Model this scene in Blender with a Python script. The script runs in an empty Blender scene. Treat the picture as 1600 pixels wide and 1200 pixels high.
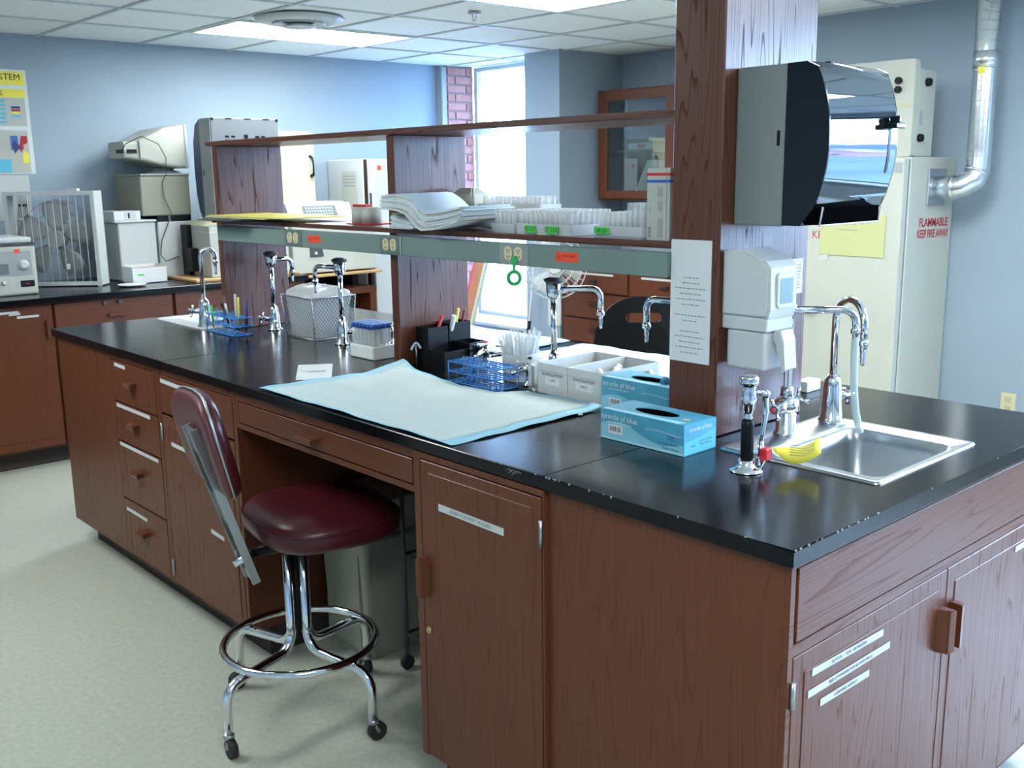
import bpy, bmesh, math, random
from mathutils import Vector, Matrix
random.seed(7)
S = bpy.context.scene
C = S.collection
PI = math.pi
def R(a): return math.radians(a)

# ------------------------------------------------------------------ camera
FPX = 1581.71
CAM = Vector((-1.37582, -0.84617, 1.52009))
CR = Vector((0.74012965, -0.6723318, -0.01334334))
CU = Vector((0.14668106, 0.14204413, 0.97893214))
CF = Vector((0.65627186, 0.72649392, -0.20374941))
cd = bpy.data.cameras.new('camera'); cam = bpy.data.objects.new('camera', cd); C.objects.link(cam)
cd.sensor_width = 36; cd.lens = FPX/1600*36; cd.clip_start = .05; cd.clip_end = 2000
cam.matrix_world = Matrix(((CR.x, CU.x, -CF.x, CAM.x), (CR.y, CU.y, -CF.y, CAM.y), (CR.z, CU.z, -CF.z, CAM.z), (0, 0, 0, 1)))
S.camera = cam
def on(px, py, ax, v):            # a pixel of the photograph met with the plane it lies on
    d = CF*FPX + CR*(px-800) - CU*(py-600); i = 'xyz'.index(ax)
    return CAM + d*((v-CAM[i])/d[i])

# ------------------------------------------------------------------ light
LAMP = 28.0       # fluorescent panels
SKY = 46.0        # overcast sky outside
S.view_settings.view_transform = 'Standard'; S.view_settings.look = 'None'
S.view_settings.exposure = 0.0; S.view_settings.gamma = 1.0; S.view_settings.use_curve_mapping = False
wd = bpy.data.worlds.new('sky'); S.world = wd; wd.use_nodes = True
nt = wd.node_tree; bg = nt.nodes['Background']
tc = nt.nodes.new('ShaderNodeTexCoord'); sx = nt.nodes.new('ShaderNodeSeparateXYZ'); rp = nt.nodes.new('ShaderNodeValToRGB')
nt.links.new(tc.outputs['Generated'], sx.inputs[0]); nt.links.new(sx.outputs['Z'], rp.inputs[0]); nt.links.new(rp.outputs[0], bg.inputs[0])
rp.color_ramp.elements[0].position = 0.0; rp.color_ramp.elements[0].color = (.45, .68, 1, 1)
rp.color_ramp.elements[1].position = 0.7; rp.color_ramp.elements[1].color = (.30, .52, 1, 1)
bg.inputs[1].default_value = SKY
def portal(loc, rot, sxx, syy):
    l = bpy.data.lights.new('window_portal', 'AREA'); l.shape = 'RECTANGLE'; l.size = sxx; l.size_y = syy
    l.cycles.is_portal = True
    o = bpy.data.objects.new('window_portal', l); o.location = loc; o.rotation_euler = rot; C.objects.link(o)
# portals face into the room (-X)
portal((4.16, -1.6, 1.38), (0, R(90), 0), 1.76, 3.6)
portal((4.14, 5.12, 1.35), (0, R(90), 0), 1.98, .93)

# ------------------------------------------------------------------ materials
M = {}
def nodes(name):
    m = bpy.data.materials.new(name); m.use_nodes = True; t = m.node_tree
    return m, t, t.nodes['Principled BSDF']
def plain(name, col, rough=.5, metal=0, spec=.5, var=0, vscale=6, bump=0, bscale=60, coat=0, trans=0, alpha=1, emit=0, ior=1.45, stretch=(1, 1, 1)):
    m, t, b = nodes(name)
    b.inputs['Base Color'].default_value = (*col, 1); b.inputs['Roughness'].default_value = rough
    b.inputs['Metallic'].default_value = metal; b.inputs['Specular IOR Level'].default_value = spec; b.inputs['IOR'].default_value = ior
    b.inputs['Coat Weight'].default_value = coat; b.inputs['Coat Roughness'].default_value = .15
    b.inputs['Transmission Weight'].default_value = trans; b.inputs['Alpha'].default_value = alpha
    if emit: b.inputs['Emission Color'].default_value = (*col, 1); b.inputs['Emission Strength'].default_value = emit
    if var or bump:
        tc = t.nodes.new('ShaderNodeTexCoord'); mp = t.nodes.new('ShaderNodeMapping'); mp.inputs['Scale'].default_value = stretch
        t.links.new(tc.outputs['Object'], mp.inputs[0])
    if var:
        n = t.nodes.new('ShaderNodeTexNoise'); n.inputs['Scale'].default_value = vscale; n.inputs['Detail'].default_value = 5
        t.links.new(mp.outputs[0], n.inputs['Vector'])
        r = t.nodes.new('ShaderNodeValToRGB'); r.color_ramp.elements[0].position = .3; r.color_ramp.elements[1].position = .7
        r.color_ramp.elements[0].color = (*[c*(1-var) for c in col], 1); r.color_ramp.elements[1].color = (*[min(1, c*(1+var)) for c in col], 1)
        t.links.new(n.outputs[0], r.inputs[0]); t.links.new(r.outputs[0], b.inputs['Base Color'])
    if bump:
        n2 = t.nodes.new('ShaderNodeTexNoise'); n2.inputs['Scale'].default_value = bscale; n2.inputs['Detail'].default_value = 4
        t.links.new(mp.outputs[0], n2.inputs['Vector'])
        bp = t.nodes.new('ShaderNodeBump'); bp.inputs['Strength'].default_value = bump; bp.inputs['Distance'].default_value = .003
        t.links.new(n2.outputs[0], bp.inputs['Height']); t.links.new(bp.outputs[0], b.inputs['Normal'])
    M[name] = m; return m
def wood(name, base, dark, axis, rough=.34, scale=1.0, spec=.5, contrast=1.0, coat=.7, pore=.05):
    """oak-like grain running along one axis"""
    m, t, b = nodes(name)
    tc = t.nodes.new('ShaderNodeTexCoord'); mp = t.nodes.new('ShaderNodeMapping')
    sc = [9*scale]*3; sc['xyz'.index(axis)] = .35*scale; mp.inputs['Scale'].default_value = sc
    t.links.new(tc.outputs['Object'], mp.inputs[0])
    n = t.nodes.new('ShaderNodeTexNoise'); n.inputs['Scale'].default_value = 1.1; n.inputs['Detail'].default_value = 2; n.inputs['Distortion'].default_value = .3
    t.links.new(mp.outputs[0], n.inputs['Vector'])
    mu = t.nodes.new('ShaderNodeMath'); mu.operation = 'MULTIPLY'; mu.inputs[1].default_value = 26
    fr = t.nodes.new('ShaderNodeMath'); fr.operation = 'FRACT'
    t.links.new(n.outputs[0], mu.inputs[0]); t.links.new(mu.outputs[0], fr.inputs[0])
    r = t.nodes.new('ShaderNodeValToRGB'); e = r.color_ramp.elements
    e[0].position = 0; e[0].color = (*dark, 1); e[1].position = .16; e[1].color = (*base, 1)
    e2 = r.color_ramp.elements.new(.97); e2.color = (*[c*1.06 for c in base], 1); e3 = r.color_ramp.elements.new(1); e3.color = (*dark, 1)
    t.links.new(fr.outputs[0], r.inputs[0])
    mp2 = t.nodes.new('ShaderNodeMapping'); sc2 = [160*scale]*3; sc2['xyz'.index(axis)] = 5; mp2.inputs['Scale'].default_value = sc2
    t.links.new(tc.outputs['Object'], mp2.inputs[0])
    n2 = t.nodes.new('ShaderNodeTexNoise'); n2.inputs['Scale'].default_value = 1; n2.inputs['Detail'].default_value = 3
    t.links.new(mp2.outputs[0], n2.inputs['Vector'])
    mx = t.nodes.new('ShaderNodeMix'); mx.data_type = 'RGBA'; mx.blend_type = 'MULTIPLY'; mx.inputs['Factor'].default_value = .35*contrast
    t.links.new(r.outputs[0], mx.inputs['A']); t.links.new(n2.outputs[0], mx.inputs['B'])
    t.links.new(mx.outputs['Result'], b.inputs['Base Color'])
    # pores roughen the varnish
    rr = t.nodes.new('ShaderNodeMapRange'); rr.inputs['To Min'].default_value = rough+.25; rr.inputs['To Max'].default_value = rough
    rr.inputs['From Max'].default_value = .2
    t.links.new(fr.outputs[0], rr.inputs['Value']); t.links.new(rr.outputs[0], b.inputs['Roughness'])
    r2 = t.nodes.new('ShaderNodeMapRange'); r2.inputs['To Min'].default_value = coat*(1-contrast*.9); r2.inputs['To Max'].default_value = coat; r2.inputs['From Max'].default_value = .22
    t.links.new(fr.outputs[0], r2.inputs['Value']); t.links.new(r2.outputs[0], b.inputs['Coat Weight'])
    r3 = t.nodes.new('ShaderNodeMapRange'); r3.inputs['To Min'].default_value = spec*(1-contrast*.9); r3.inputs['To Max'].default_value = spec; r3.inputs['From Max'].default_value = .22
    t.links.new(fr.outputs[0], r3.inputs['Value']); t.links.new(r3.outputs[0], b.inputs['Specular IOR Level']); b.inputs['Coat Roughness'].default_value = .22
    bp = t.nodes.new('ShaderNodeBump'); bp.inputs['Strength'].default_value = .12; bp.inputs['Distance'].default_value = .002
    t.links.new(n2.outputs[0], bp.inputs['Height']); t.links.new(bp.outputs[0], b.inputs['Normal'])
    M[name] = m; return m
def thin_glass(name, tint, gloss=.08, rough=.02):
    m = bpy.data.materials.new(name); m.use_nodes = True; t = m.node_tree; t.nodes.clear()
    o = t.nodes.new('ShaderNodeOutputMaterial'); mix = t.nodes.new('ShaderNodeMixShader'); tr = t.nodes.new('ShaderNodeBsdfTransparent'); gl = t.nodes.new('ShaderNodeBsdfGlossy')
    fz = t.nodes.new('ShaderNodeLayerWeight'); fz.inputs[0].default_value = .25
    ad = t.nodes.new('ShaderNodeMath'); ad.operation = 'MULTIPLY_ADD'; ad.inputs[1].default_value = .6; ad.inputs[2].default_value = gloss
    t.links.new(fz.outputs['Fresnel'], ad.inputs[0]); t.links.new(ad.outputs[0], mix.inputs[0])
    tr.inputs[0].default_value = (*tint, 1); gl.inputs[1].default_value = rough; gl.inputs[0].default_value = (.9, .95, 1, 1)
    t.links.new(tr.outputs[0], mix.inputs[1]); t.links.new(gl.outputs[0], mix.inputs[2]); t.links.new(mix.outputs[0], o.inputs[0])
    M[name] = m; return m
BASE = (.112, .032, .0135); DARK = (.072, .021, .010)
SOFT = (.096, .027, .0115)
for ax in 'xyz':
    wood('wood_'+ax, BASE, SOFT, ax, rough=.40, spec=.30, contrast=.22, coat=.16)      # stained cabinet fronts
    wood('oak_'+ax, BASE, DARK, ax, rough=.38, contrast=.9, coat=.36, spec=.45)                              # open grained oak shelving
plain('wood_dark', (.03, .014, .010), .6)
plain('kick', (.035, .025, .022), .7)
plain('paint_blue', (.30, .37, .44), .75, var=.03, vscale=3, bump=.08, bscale=120)
plain('ceiling_tile', (.88, .90, .88), .9, var=.03, vscale=60, bump=.35, bscale=180)
plain('grid_white', (.55, .58, .58), .5)
plain('floor_vinyl', (.41, .42, .35), .32, spec=.4, var=.10, vscale=55, bump=.03, bscale=25)
plain('epoxy', (.003, .004, .006), .18, spec=.30, var=.35, vscale=14, bump=.05, bscale=40)
plain('chip', (.28, .28, .27), .8)
plain('steel', (.40, .42, .44), .30, metal=1, var=.06, vscale=30, bump=.03, bscale=200)
plain('chrome', (.78, .80, .83), .07, metal=1)
plain('dull_metal', (.42, .43, .44), .4, metal=1)
plain('brass', (.5, .38, .18), .35, metal=1)
plain('duct', (.72, .74, .76), .25, metal=1, bump=.25, bscale=18)
plain('rail_green', (.17, .235, .215), .45, var=.03)
plain('rail_plate', (.12, .165, .15), .4)
plain('rail_plate_light', (.27, .30, .28), .4)
plain('ivory', (.62, .55, .34), .4)
plain('black', (.006, .007, .008), .40, spec=.22)
plain('shade_black', (.002, .002, .003), 1, spec=0)  # glossless black, painted where openings hold only shade
plain('folder_yellow', (.55, .50, .11), .6)
plain('black_gloss', (.006, .009, .014), .12)
plain('case_grey', (.19, .215, .205), .5)
plain('dark_grey', (.06, .065, .07), .5)
plain('white', (.52, .54, .54), .45)
plain('white_gloss', (.54, .56, .56), .22)
plain('off_white', (.44, .45, .40), .5, var=.03)
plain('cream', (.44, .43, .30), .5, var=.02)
plain('beige', (.27, .27, .21), .55, var=.04)
plain('beige_dark', (.24, .24, .19), .6)
plain('pale_grey', (.30, .32, .32), .5)
plain('mid_grey', (.13, .145, .165), .5)
plain('steel_blue', (.035, .07, .13), .45)
plain('paper', (.66, .68, .68), .8)
plain('paper_blue', (.50, .62, .75), .8)
plain('label_tape', (.50, .53, .53), .5)
plain('ink', (.03, .03, .035), .8)
plain('ink_grey', (.22, .23, .25), .8)
plain('ink_red', (.40, .025, .04), .7)
plain('orange_label', (.85, .075, .025), .6)
plain('green_label', (.07, .55, .06), .6)
plain('green_plastic', (.03, .42, .09), .4)
plain('yellow', (.80, .70, .08), .6)
plain('yellow_note', (.45, .46, .23), .8)
plain('red', (.55, .02, .03), .4)
plain('dark_red', (.20, .01, .02), .5)
plain('blue', (.02, .10, .40), .4)
plain('blue_wire', (.03, .19, .55), .35)
plain('navy', (.02, .03, .16), .5)
plain('cyan', (.10, .45, .62), .6)
plain('pad_white', (.58, .66, .66), .9, var=.03, vscale=40, bump=.5, bscale=70)
plain('pad_blue', (.33, .62, .74), .6)
plain('glove_blue', (.065, .32, .46), .5, var=.16, vscale=9)
plain('glove_light', (.22, .50, .62), .5, var=.12, vscale=9)
plain('glove_wave', (.035, .20, .36), .5)
plain('vinyl_red', (.058, .006, .011), .30, spec=.5, bump=.04, bscale=90)
plain('vinyl_back', (.12, .035, .04), .42)
plain('rubber', (.02, .02, .02), .7)
plain('board_wood', (.45, .27, .12), .55, var=.1, vscale=20)
plain('orange_wood', (.36, .12, .025), .45, var=.1)
plain('foam', (.70, .72, .70), .9, bump=.2, bscale=150)
plain('brick', (.42, .20, .18), .9, var=.2, vscale=9, bump=.5, bscale=40)
plain('mortar', (.32, .26, .26), .95, bump=.3)
plain('lamp_face', (.93, 1.0, .995), .5, emit=LAMP)
plain('hose', (.55, .66, .66), .3, alpha=.75)
plain('tube_plastic', (.74, .76, .76), .2, alpha=.55)
plain('tube_frost', (.70, .74, .76), .25, alpha=.42)
plain('bag_plastic', (.72, .75, .76), .22, alpha=.4)
plain('grass', (.08, .10, .06), .95, var=.3, vscale=.1)
plain('hill', (.12, .15, .17), .95)
plain('roof_pink', (.30, .17, .17), .9)
plain('brick_far', (.42, .22, .20), .9)
plain('asphalt', (.30, .33, .35), .9)
plain('tree_green', (.03, .07, .035), .95, var=.4, vscale=2)
thin_glass('glass', (.97, .99, 1))
thin_glass('glass_dark', (.72, .78, .80), .10)
thin_glass('clear', (.90, .93, .94), .06)

# ------------------------------------------------------------------ mesh helpers
def bm_new(): return bmesh.new()
def box(bm, x0, x1, y0, y1, z0, z1, bev=0, seg=1):
    xs = sorted((x0, x1)); ys = sorted((y0, y1)); zs = sorted((z0, z1))
    v = [bm.verts.new((x, y, z)) for x in xs for y in ys for z in zs]
    f = [(0, 1, 3, 2), (4, 6, 7, 5), (0, 4, 5, 1), (2, 3, 7, 6), (0, 2, 6, 4), (1, 5, 7, 3)]
    fs = [bm.faces.new([v[i] for i in q]) for q in f]
    if bev:
        es = list({e for q in fs for e in q.edges})
        bmesh.ops.bevel(bm, geom=es, offset=bev, segments=seg, affect='EDGES', profile=.5)
    return bm
def B(x0, x1, y0, y1, z0, z1, bev=0, seg=1): return box(bm_new(), x0, x1, y0, y1, z0, z1, bev, seg)
def frame_of(d):
    d = d.normalized(); a = Vector((0, 0, 1)) if abs(d.z) < .9 else Vector((1, 0, 0))
    u = d.cross(a).normalized(); return u, d.cross(u).normalized()
def tube(bm, pts, r, n=10, cap=True, smooth=True):
    """round tube through points; r a number or one per point"""
    pts = [Vector(p) for p in pts]; rs = r if isinstance(r, (list, tuple)) else [r]*len(pts)
    rings = []; pu = None
    for i, p in enumerate(pts):
        d = (pts[min(i+1, len(pts)-1)]-pts[max(i-1, 0)])
        if d.length < 1e-9: d = Vector((0, 0, 1))
        d.normalize()
        if pu is None: u, w = frame_of(d)
        else:
            u = pu - d*pu.dot(d)
            if u.length < 1e-6: u, w = frame_of(d)
            u.normalize(); w = d.cross(u)
        pu = u
        rings.append([bm.verts.new(p+(u*math.cos(2*PI*k/n)+w*math.sin(2*PI*k/n))*rs[i]) for k in range(n)])
    for a, b in zip(rings, rings[1:]):
        for k in range(n):
            f = bm.faces.new((a[k], a[(k+1) % n], b[(k+1) % n], b[k])); f.smooth = smooth
    if cap:
        bm.faces.new(rings[0][::-1]); bm.faces.new(rings[-1])
    return bm
def T(pts, r, n=10, cap=True): return tube(bm_new(), pts, r, n, cap)
def arc(c, r, a0, a1, u, v, n=8):
    c = Vector(c); u = Vector(u); v = Vector(v)
    return [c+u*(r*math.cos(a0+(a1-a0)*i/n))+v*(r*math.sin(a0+(a1-a0)*i/n)) for i in range(n+1)]
def lathe(bm, prof, c=(0, 0, 0), n=20, smooth=True, axis='z', capb=True, capt=True):
    c = Vector(c); rings = []
    def P(r, h, a):
        x, y = r*math.cos(a), r*math.sin(a)
        return c+(Vector((x, y, h)) if axis == 'z' else Vector((h, x, y)) if axis == 'x' else Vector((y, h, x)))
    for r, h in prof: rings.append([bm.verts.new(P(max(r, 1e-5), h, 2*PI*k/n)) for k in range(n)])
    for a, b in zip(rings, rings[1:]):
        for k in range(n):
            f = bm.faces.new((a[k], a[(k+1) % n], b[(k+1) % n], b[k])); f.smooth = smooth
    if capb: bm.faces.new(rings[0][::-1])
    if capt: bm.faces.new(rings[-1])
    return bm
def L(prof, c=(0, 0, 0), n=20, axis='z', **k): return lathe(bm_new(), prof, c, n, axis=axis, **k)
def prism(bm, poly, axis, a, b, bev=0, smooth=False):
    """closed 2-D outline pushed along an axis; outline coords are the other two axes in xyz order"""
    def P(p, h):
        return (h, p[0], p[1]) if axis == 'x' else (p[0], h, p[1]) if axis == 'y' else (p[0], p[1], h)
    A = [bm.verts.new(P(p, a)) for p in poly]; Bv = [bm.verts.new(P(p, b)) for p in poly]; n = len(poly)
    f1 = bm.faces.new(A); f2 = bm.faces.new(Bv[::-1]); fs = [f1, f2]
    for k in range(n):
        f = bm.faces.new((A[k], Bv[k], Bv[(k+1) % n], A[(k+1) % n])); f.smooth = smooth; fs.append(f)
    if bev: bmesh.ops.bevel(bm, geom=list({e for f in (f1, f2) for e in f.edges}), offset=bev, segments=2, affect='EDGES')
    return bm
def PR(poly, axis, a, b, bev=0, smooth=False): return prism(bm_new(), poly, axis, a, b, bev, smooth)
def sphere(bm, c, r, n=12, sq=(1, 1, 1)):
    m = Matrix.Translation(Vector(c)) @ Matrix.Diagonal((r*sq[0], r*sq[1], r*sq[2], 1))
    g = bmesh.ops.create_uvsphere(bm, u_segments=n, v_segments=max(6, n//2+2), radius=1, matrix=m)
    for v in g['verts']:
        for f in v.link_faces: f.smooth = True
    return bm
def rrect(x0, x1, y0, y1, r, n=4):
    p = []
    for cx, cy, a in ((x1-r, y1-r, 0), (x0+r, y1-r, PI/2), (x0+r, y0+r, PI), (x1-r, y0+r, 1.5*PI)):
        p += [(cx+r*math.cos(a+PI/2*i/n), cy+r*math.sin(a+PI/2*i/n)) for i in range(n+1)]
    return p
def thicken(bm, th):
    """give an open sheet a real thickness below its surface"""
    bmesh.ops.recalc_face_normals(bm, faces=bm.faces); bm.normal_update()
    fs = list(bm.faces); vs = list(bm.verts); be = [e for e in bm.edges if e.is_boundary]
    nv = {v: bm.verts.new(v.co-v.normal*th) for v in vs}
    for f in fs:
        g = bm.faces.new([nv[v] for v in reversed(f.verts)]); g.smooth = f.smooth
    for e in be: bm.faces.new((e.verts[0], e.verts[1], nv[e.verts[1]], nv[e.verts[0]]))
    return bm
def xform(bm, mat): bmesh.ops.transform(bm, matrix=mat, verts=bm.verts); return bm

# ------------------------------------------------------------------ object helpers
def root_of(o):
    while o.parent: o = o.parent
    return o
def obj(name, bm, mat, parent=None, world=False, label=None):
    me = bpy.data.meshes.new(name)
    bmesh.ops.recalc_face_normals(bm, faces=bm.faces)
    if parent is not None and world:
        bmesh.ops.transform(bm, matrix=root_of(parent).matrix_basis.inverted(), verts=bm.verts)
    bm.to_mesh(me); bm.free()
    me.materials.append(M[mat])
    o = bpy.data.objects.new(name, me); C.objects.link(o)
    if parent is not None: o.parent = parent
    if label: o['label'] = label
    return o
def tag(o, label, cat, group=None):
    o['label'] = label; o['category'] = cat
    if group: o['group'] = group
    return o
def thing(name, label, cat, loc=(0, 0, 0), rz=0, group=None):
    o = bpy.data.objects.new(name, None); C.objects.link(o); o.empty_display_size = .05
    o.location = loc; o.rotation_euler = (0, 0, rz)
    o.matrix_basis = Matrix.Translation(Vector(loc)) @ Matrix.Rotation(rz, 4, 'Z')
    return tag(o, label, cat, group)
def struct(name, bm, mat, parent=None):
    o = obj(name, bm, mat, parent); o['kind'] = 'structure'; return o
def w(name, bm, mat, parent, label=None): return obj(name, bm, mat, parent, True, label)   # a part given in room coordinates
def dup(o, parent=None):
    c = o.copy(); C.objects.link(c); c.parent = parent
    for ch in list(o.children): dup(ch, c)
    return c
def dup_at(o, loc, rz=None, label=None):
    c = dup(o); c.location = loc
    if rz is not None: c.rotation_euler = (0, 0, rz)
    if label: c['label'] = label
    return c
_tx = {}
def text_bm(s, size, bold=0):
    cu = bpy.data.curves.new('t', 'FONT'); cu.body = s; cu.size = size; cu.align_x = 'CENTER'; cu.align_y = 'CENTER'; cu.resolution_u = 2; cu.offset = bold*size
    o = bpy.data.objects.new('t', cu); C.objects.link(o)
    me = bpy.data.meshes.new_from_object(o.evaluated_get(bpy.context.evaluated_depsgraph_get()))
    bpy.data.objects.remove(o); bpy.data.curves.remove(cu)
    bm = bm_new(); bm.from_mesh(me); bpy.data.meshes.remove(me); return bm
def lettering(s, size, c, right, up, mat, parent, sx=1.0, world=True, name='lettering', bold=0):
    """flat print centred at c"""
    bm = text_bm(s, size, bold); r = Vector(right).normalized(); u = Vector(up).normalized(); n = r.cross(u); c = Vector(c)
    m = Matrix(((r.x*sx, u.x, n.x, c.x), (r.y*sx, u.y, n.y, c.y), (r.z*sx, u.z, n.z, c.z), (0, 0, 0, 1)))
    xform(bm, m)
    me = bpy.data.meshes.new(name)
    if world: bmesh.ops.transform(bm, matrix=root_of(parent).matrix_basis.inverted(), verts=bm.verts)
    bm.to_mesh(me); bm.free(); me.materials.append(M[mat])
    o = bpy.data.objects.new(name, me); C.objects.link(o); o.parent = parent
    return o
def quad(bm, c, right, up, wd_, ht):
    c = Vector(c); r = Vector(right).normalized()*wd_/2; u = Vector(up).normalized()*ht/2
    bm.faces.new([bm.verts.new(q) for q in (c-r-u, c+r-u, c+r+u, c-r+u)]); return bm
def slab(bm, c, right, up, wd_, ht, th):
    """thin solid card centred at c, thickness th along right x up"""
    c = Vector(c); r = Vector(right).normalized()*wd_/2; u = Vector(up).normalized()*ht/2; n = Vector(right).normalized().cross(Vector(up).normalized())*th
    a = [bm.verts.new(q) for q in (c-r-u, c+r-u, c+r+u, c-r+u)]; b = [bm.verts.new(q.co+n) for q in a]
    bm.faces.new(a[::-1]); bm.faces.new(b)
    for k in range(4): bm.faces.new((a[k], a[(k+1) % 4], b[(k+1) % 4], b[k]))
    return bm
def textlines(bm, c, right, up, wd_, rows, rng, h=.0016):
    """rows of small print drawn as broken flat strokes; rows: list of (offset up, width fraction, x offset)"""
    c = Vector(c); r = Vector(right).normalized(); u = Vector(up).normalized()
    for off, fr, xo in rows:
        x = -fr*wd_/2+xo; end = fr*wd_/2+xo
        while x < end:
            l = min(rng.uniform(.004, .012), end-x); quad(bm, c+r*(x+l/2)+u*off, r, u, l, h); x += l+.0025
    return bm
# ================================================================== the room
HC = 2.343; YB = 5.65; XW = 3.75; XR = 3.88; XA = 4.40; Y1 = 4.30
struct('floor', B(-3.3, 4.6, -4.3, 5.85, -.1, 0), 'floor_vinyl')
struct('wall_back', B(-3.3, 3.75, YB, YB+.2, 0, HC+.1), 'paint_blue')
struct('wall_left', B(-3.5, -3.3, -4.3, 5.85, 0, HC+.1), 'paint_blue')
struct('wall_front', B(-3.3, 4.1, -4.5, -4.3, 0, HC+.1), 'paint_blue')
struct('wall_pier', B(XW, 4.6, Y1, 4.65, 0, HC+.1), 'paint_blue')
struct('wall_alcove', B(XA, 4.6, 2.9, Y1, 0, HC+.1), 'paint_blue')
bm = B(XR, 4.10, .2, 2.8, 0, HC+.1); box(bm, XR, 4.6, 2.8, 2.9, 0, HC+.1)
box(bm, XR, 4.10, -3.4, .2, 0, .50); box(bm, XR, 4.10, -3.4, .2, 2.26, HC+.1); box(bm, XR, 4.10, -4.5, -3.4, 0, HC+.1)
struct('wall_right', bm, 'paint_blue')
struct('wall_sill', B(XW, 4.10, 4.65, 5.58, 0, .36), 'paint_blue')
# window beside the brick return: outer frame and two panes
wf = bm_new()
for a in ((4.06, 4.11, 4.65, 4.69, .36, HC), (4.06, 4.11, 5.54, 5.58, .36, HC), (4.06, 4.11, 4.69, 5.54, .36, .41), (4.06, 4.11, 4.69, 5.54, HC-.03, HC)): box(wf, *a)
win = struct('window_1', wf, 'white')
obj('pane', B(4.08, 4.086, 4.69, 5.54, .41, HC-.03), 'glass', win)
obj('window_sill', B(3.72, 4.06, 4.65, 5.58, .36, .385, .004), 'white', win)
# big window on the same side, behind the photographer's shoulder
wf = bm_new()
for y in (-3.4, -2.2, -1.0, .16): box(wf, 3.98, 4.05, y, y+.04, .50, 2.26)
box(wf, 3.98, 4.05, -3.4, .2, .50, .55); box(wf, 3.98, 4.05, -3.4, .2, 2.21, 2.26)
win = struct('window_2', wf, 'dark_grey')
for y in (-3.36, -2.16, -.96): obj('pane', B(4.01, 4.016, y, y+1.16-(.04 if y > -1 else 0), .55, 2.21), 'glass', win)
obj('window_sill', B(3.80, 3.98, -3.4, .2, .50, .53, .004), 'white', win)
# brick return beside the window: single bricks on a mortar backing
bw = struct('wall_brick', B(3.79, 4.06, 5.592, 5.85, 0, HC+.1), 'mortar')
brick_me = {}
def brick(x0, x1, z, j):
    k = round(x1-x0, 3)
    if k not in brick_me:
        o = obj('brick', B(0, k, 0, .03, 0, .057, .004), 'brick', bw); brick_me[k] = o.data
    else:
        o = bpy.data.objects.new('brick', brick_me[k]); C.objects.link(o); o.parent = bw
    o.location = (x0, 5.580+j, z)
z = .40; row = 0
while z < HC-.01:
    j = random.uniform(-.002, .003)
    if row % 2: brick(3.795, 3.865, z, j); brick(3.875, 4.055, z, -j)
    else: brick(3.795, 3.975, z, j); brick(3.985, 4.055, z, -j)
    z += .0672; row += 1
struct('trim_1', B(3.735, 3.79, 5.585, YB, 0, HC, .006), 'pale_grey')
# ceiling: lay-in tiles in a white grid
ceil = struct('ceiling', B(-3.3, 4.6, -4.3, 5.85, HC+.10, HC+.16), 'ceiling_tile')
GX = [.76+.61*k for k in range(-7, 7)]; GY = [4.36+.61*k for k in range(-15, 2)]
lights = [(1.37, 4.36), (1.37, 2.53), (1.37, .70), (1.37, -1.13), (1.37, -2.96), (-1.68, 2.53), (-1.68, -1.13)]
XE = [-3.3]+GX[1:]+[4.6]; YE = [-4.3]+[g for g in GY if g > -4.25]+[YB]
skip = set()
for lx, ly in lights:
    for dx in (0, .61): skip.add((round(lx+dx+.3, 1), round(ly+.3, 1)))
tile_me = {}
for i in range(len(XE)-1):
    for k in range(len(YE)-1):
        x0, x1, y0, y1 = XE[i], XE[i+1], YE[k], YE[k+1]
        if (round(x0+.3, 1), round(y0+.3, 1)) in skip: continue
        if x1-x0 < .05: continue
        key = (round(x1-x0, 3), round(y1-y0, 3))
        if key not in tile_me:
            o = obj('ceiling_tile', B(.003, key[0]-.003, .003, key[1]-.003, .008, .028, .004), 'ceiling_tile', ceil); tile_me[key] = o.data
        else:
            o = bpy.data.objects.new('ceiling_tile', tile_me[key]); C.objects.link(o); o.parent = ceil
        o.location = (x0, y0, HC)
for x in XE[1:-1]: obj('grid_bar', B(x-.010, x+.010, -4.3, YB, HC, HC+.03), 'grid_white', ceil)
for y in YE[1:-1]: obj('grid_bar', B(-3.3, 4.6, y-.010, y+.010, HC+.0005, HC+.03), 'grid_white', ceil)
def ceiling_light(x, y, label):
    t = thing('ceiling_light', label, 'light', (x, y, HC-.001), group='fluorescent ceiling panels')
    bm = bm_new()
    for a in ((.012, 1.208, .012, .035), (.012, 1.208, .575, .598), (.012, .035, .035, .575), (1.185, 1.208, .035, .575)): box(bm, *a, -.001, .02)
    obj('frame', bm, 'grid_white', t)
    obj('diffuser', B(.035, 1.185, .035, .575, .002, .008), 'lamp_face', t)
    return t
lab = ['lit fluorescent ceiling panel next to the round air diffuser', 'lit fluorescent ceiling panel above the middle of the island bench'] + ['lit fluorescent ceiling panel over the near end of the laboratory']*5
for (x, y), l in zip(lights, lab): ceiling_light(x, y, l)
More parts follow.
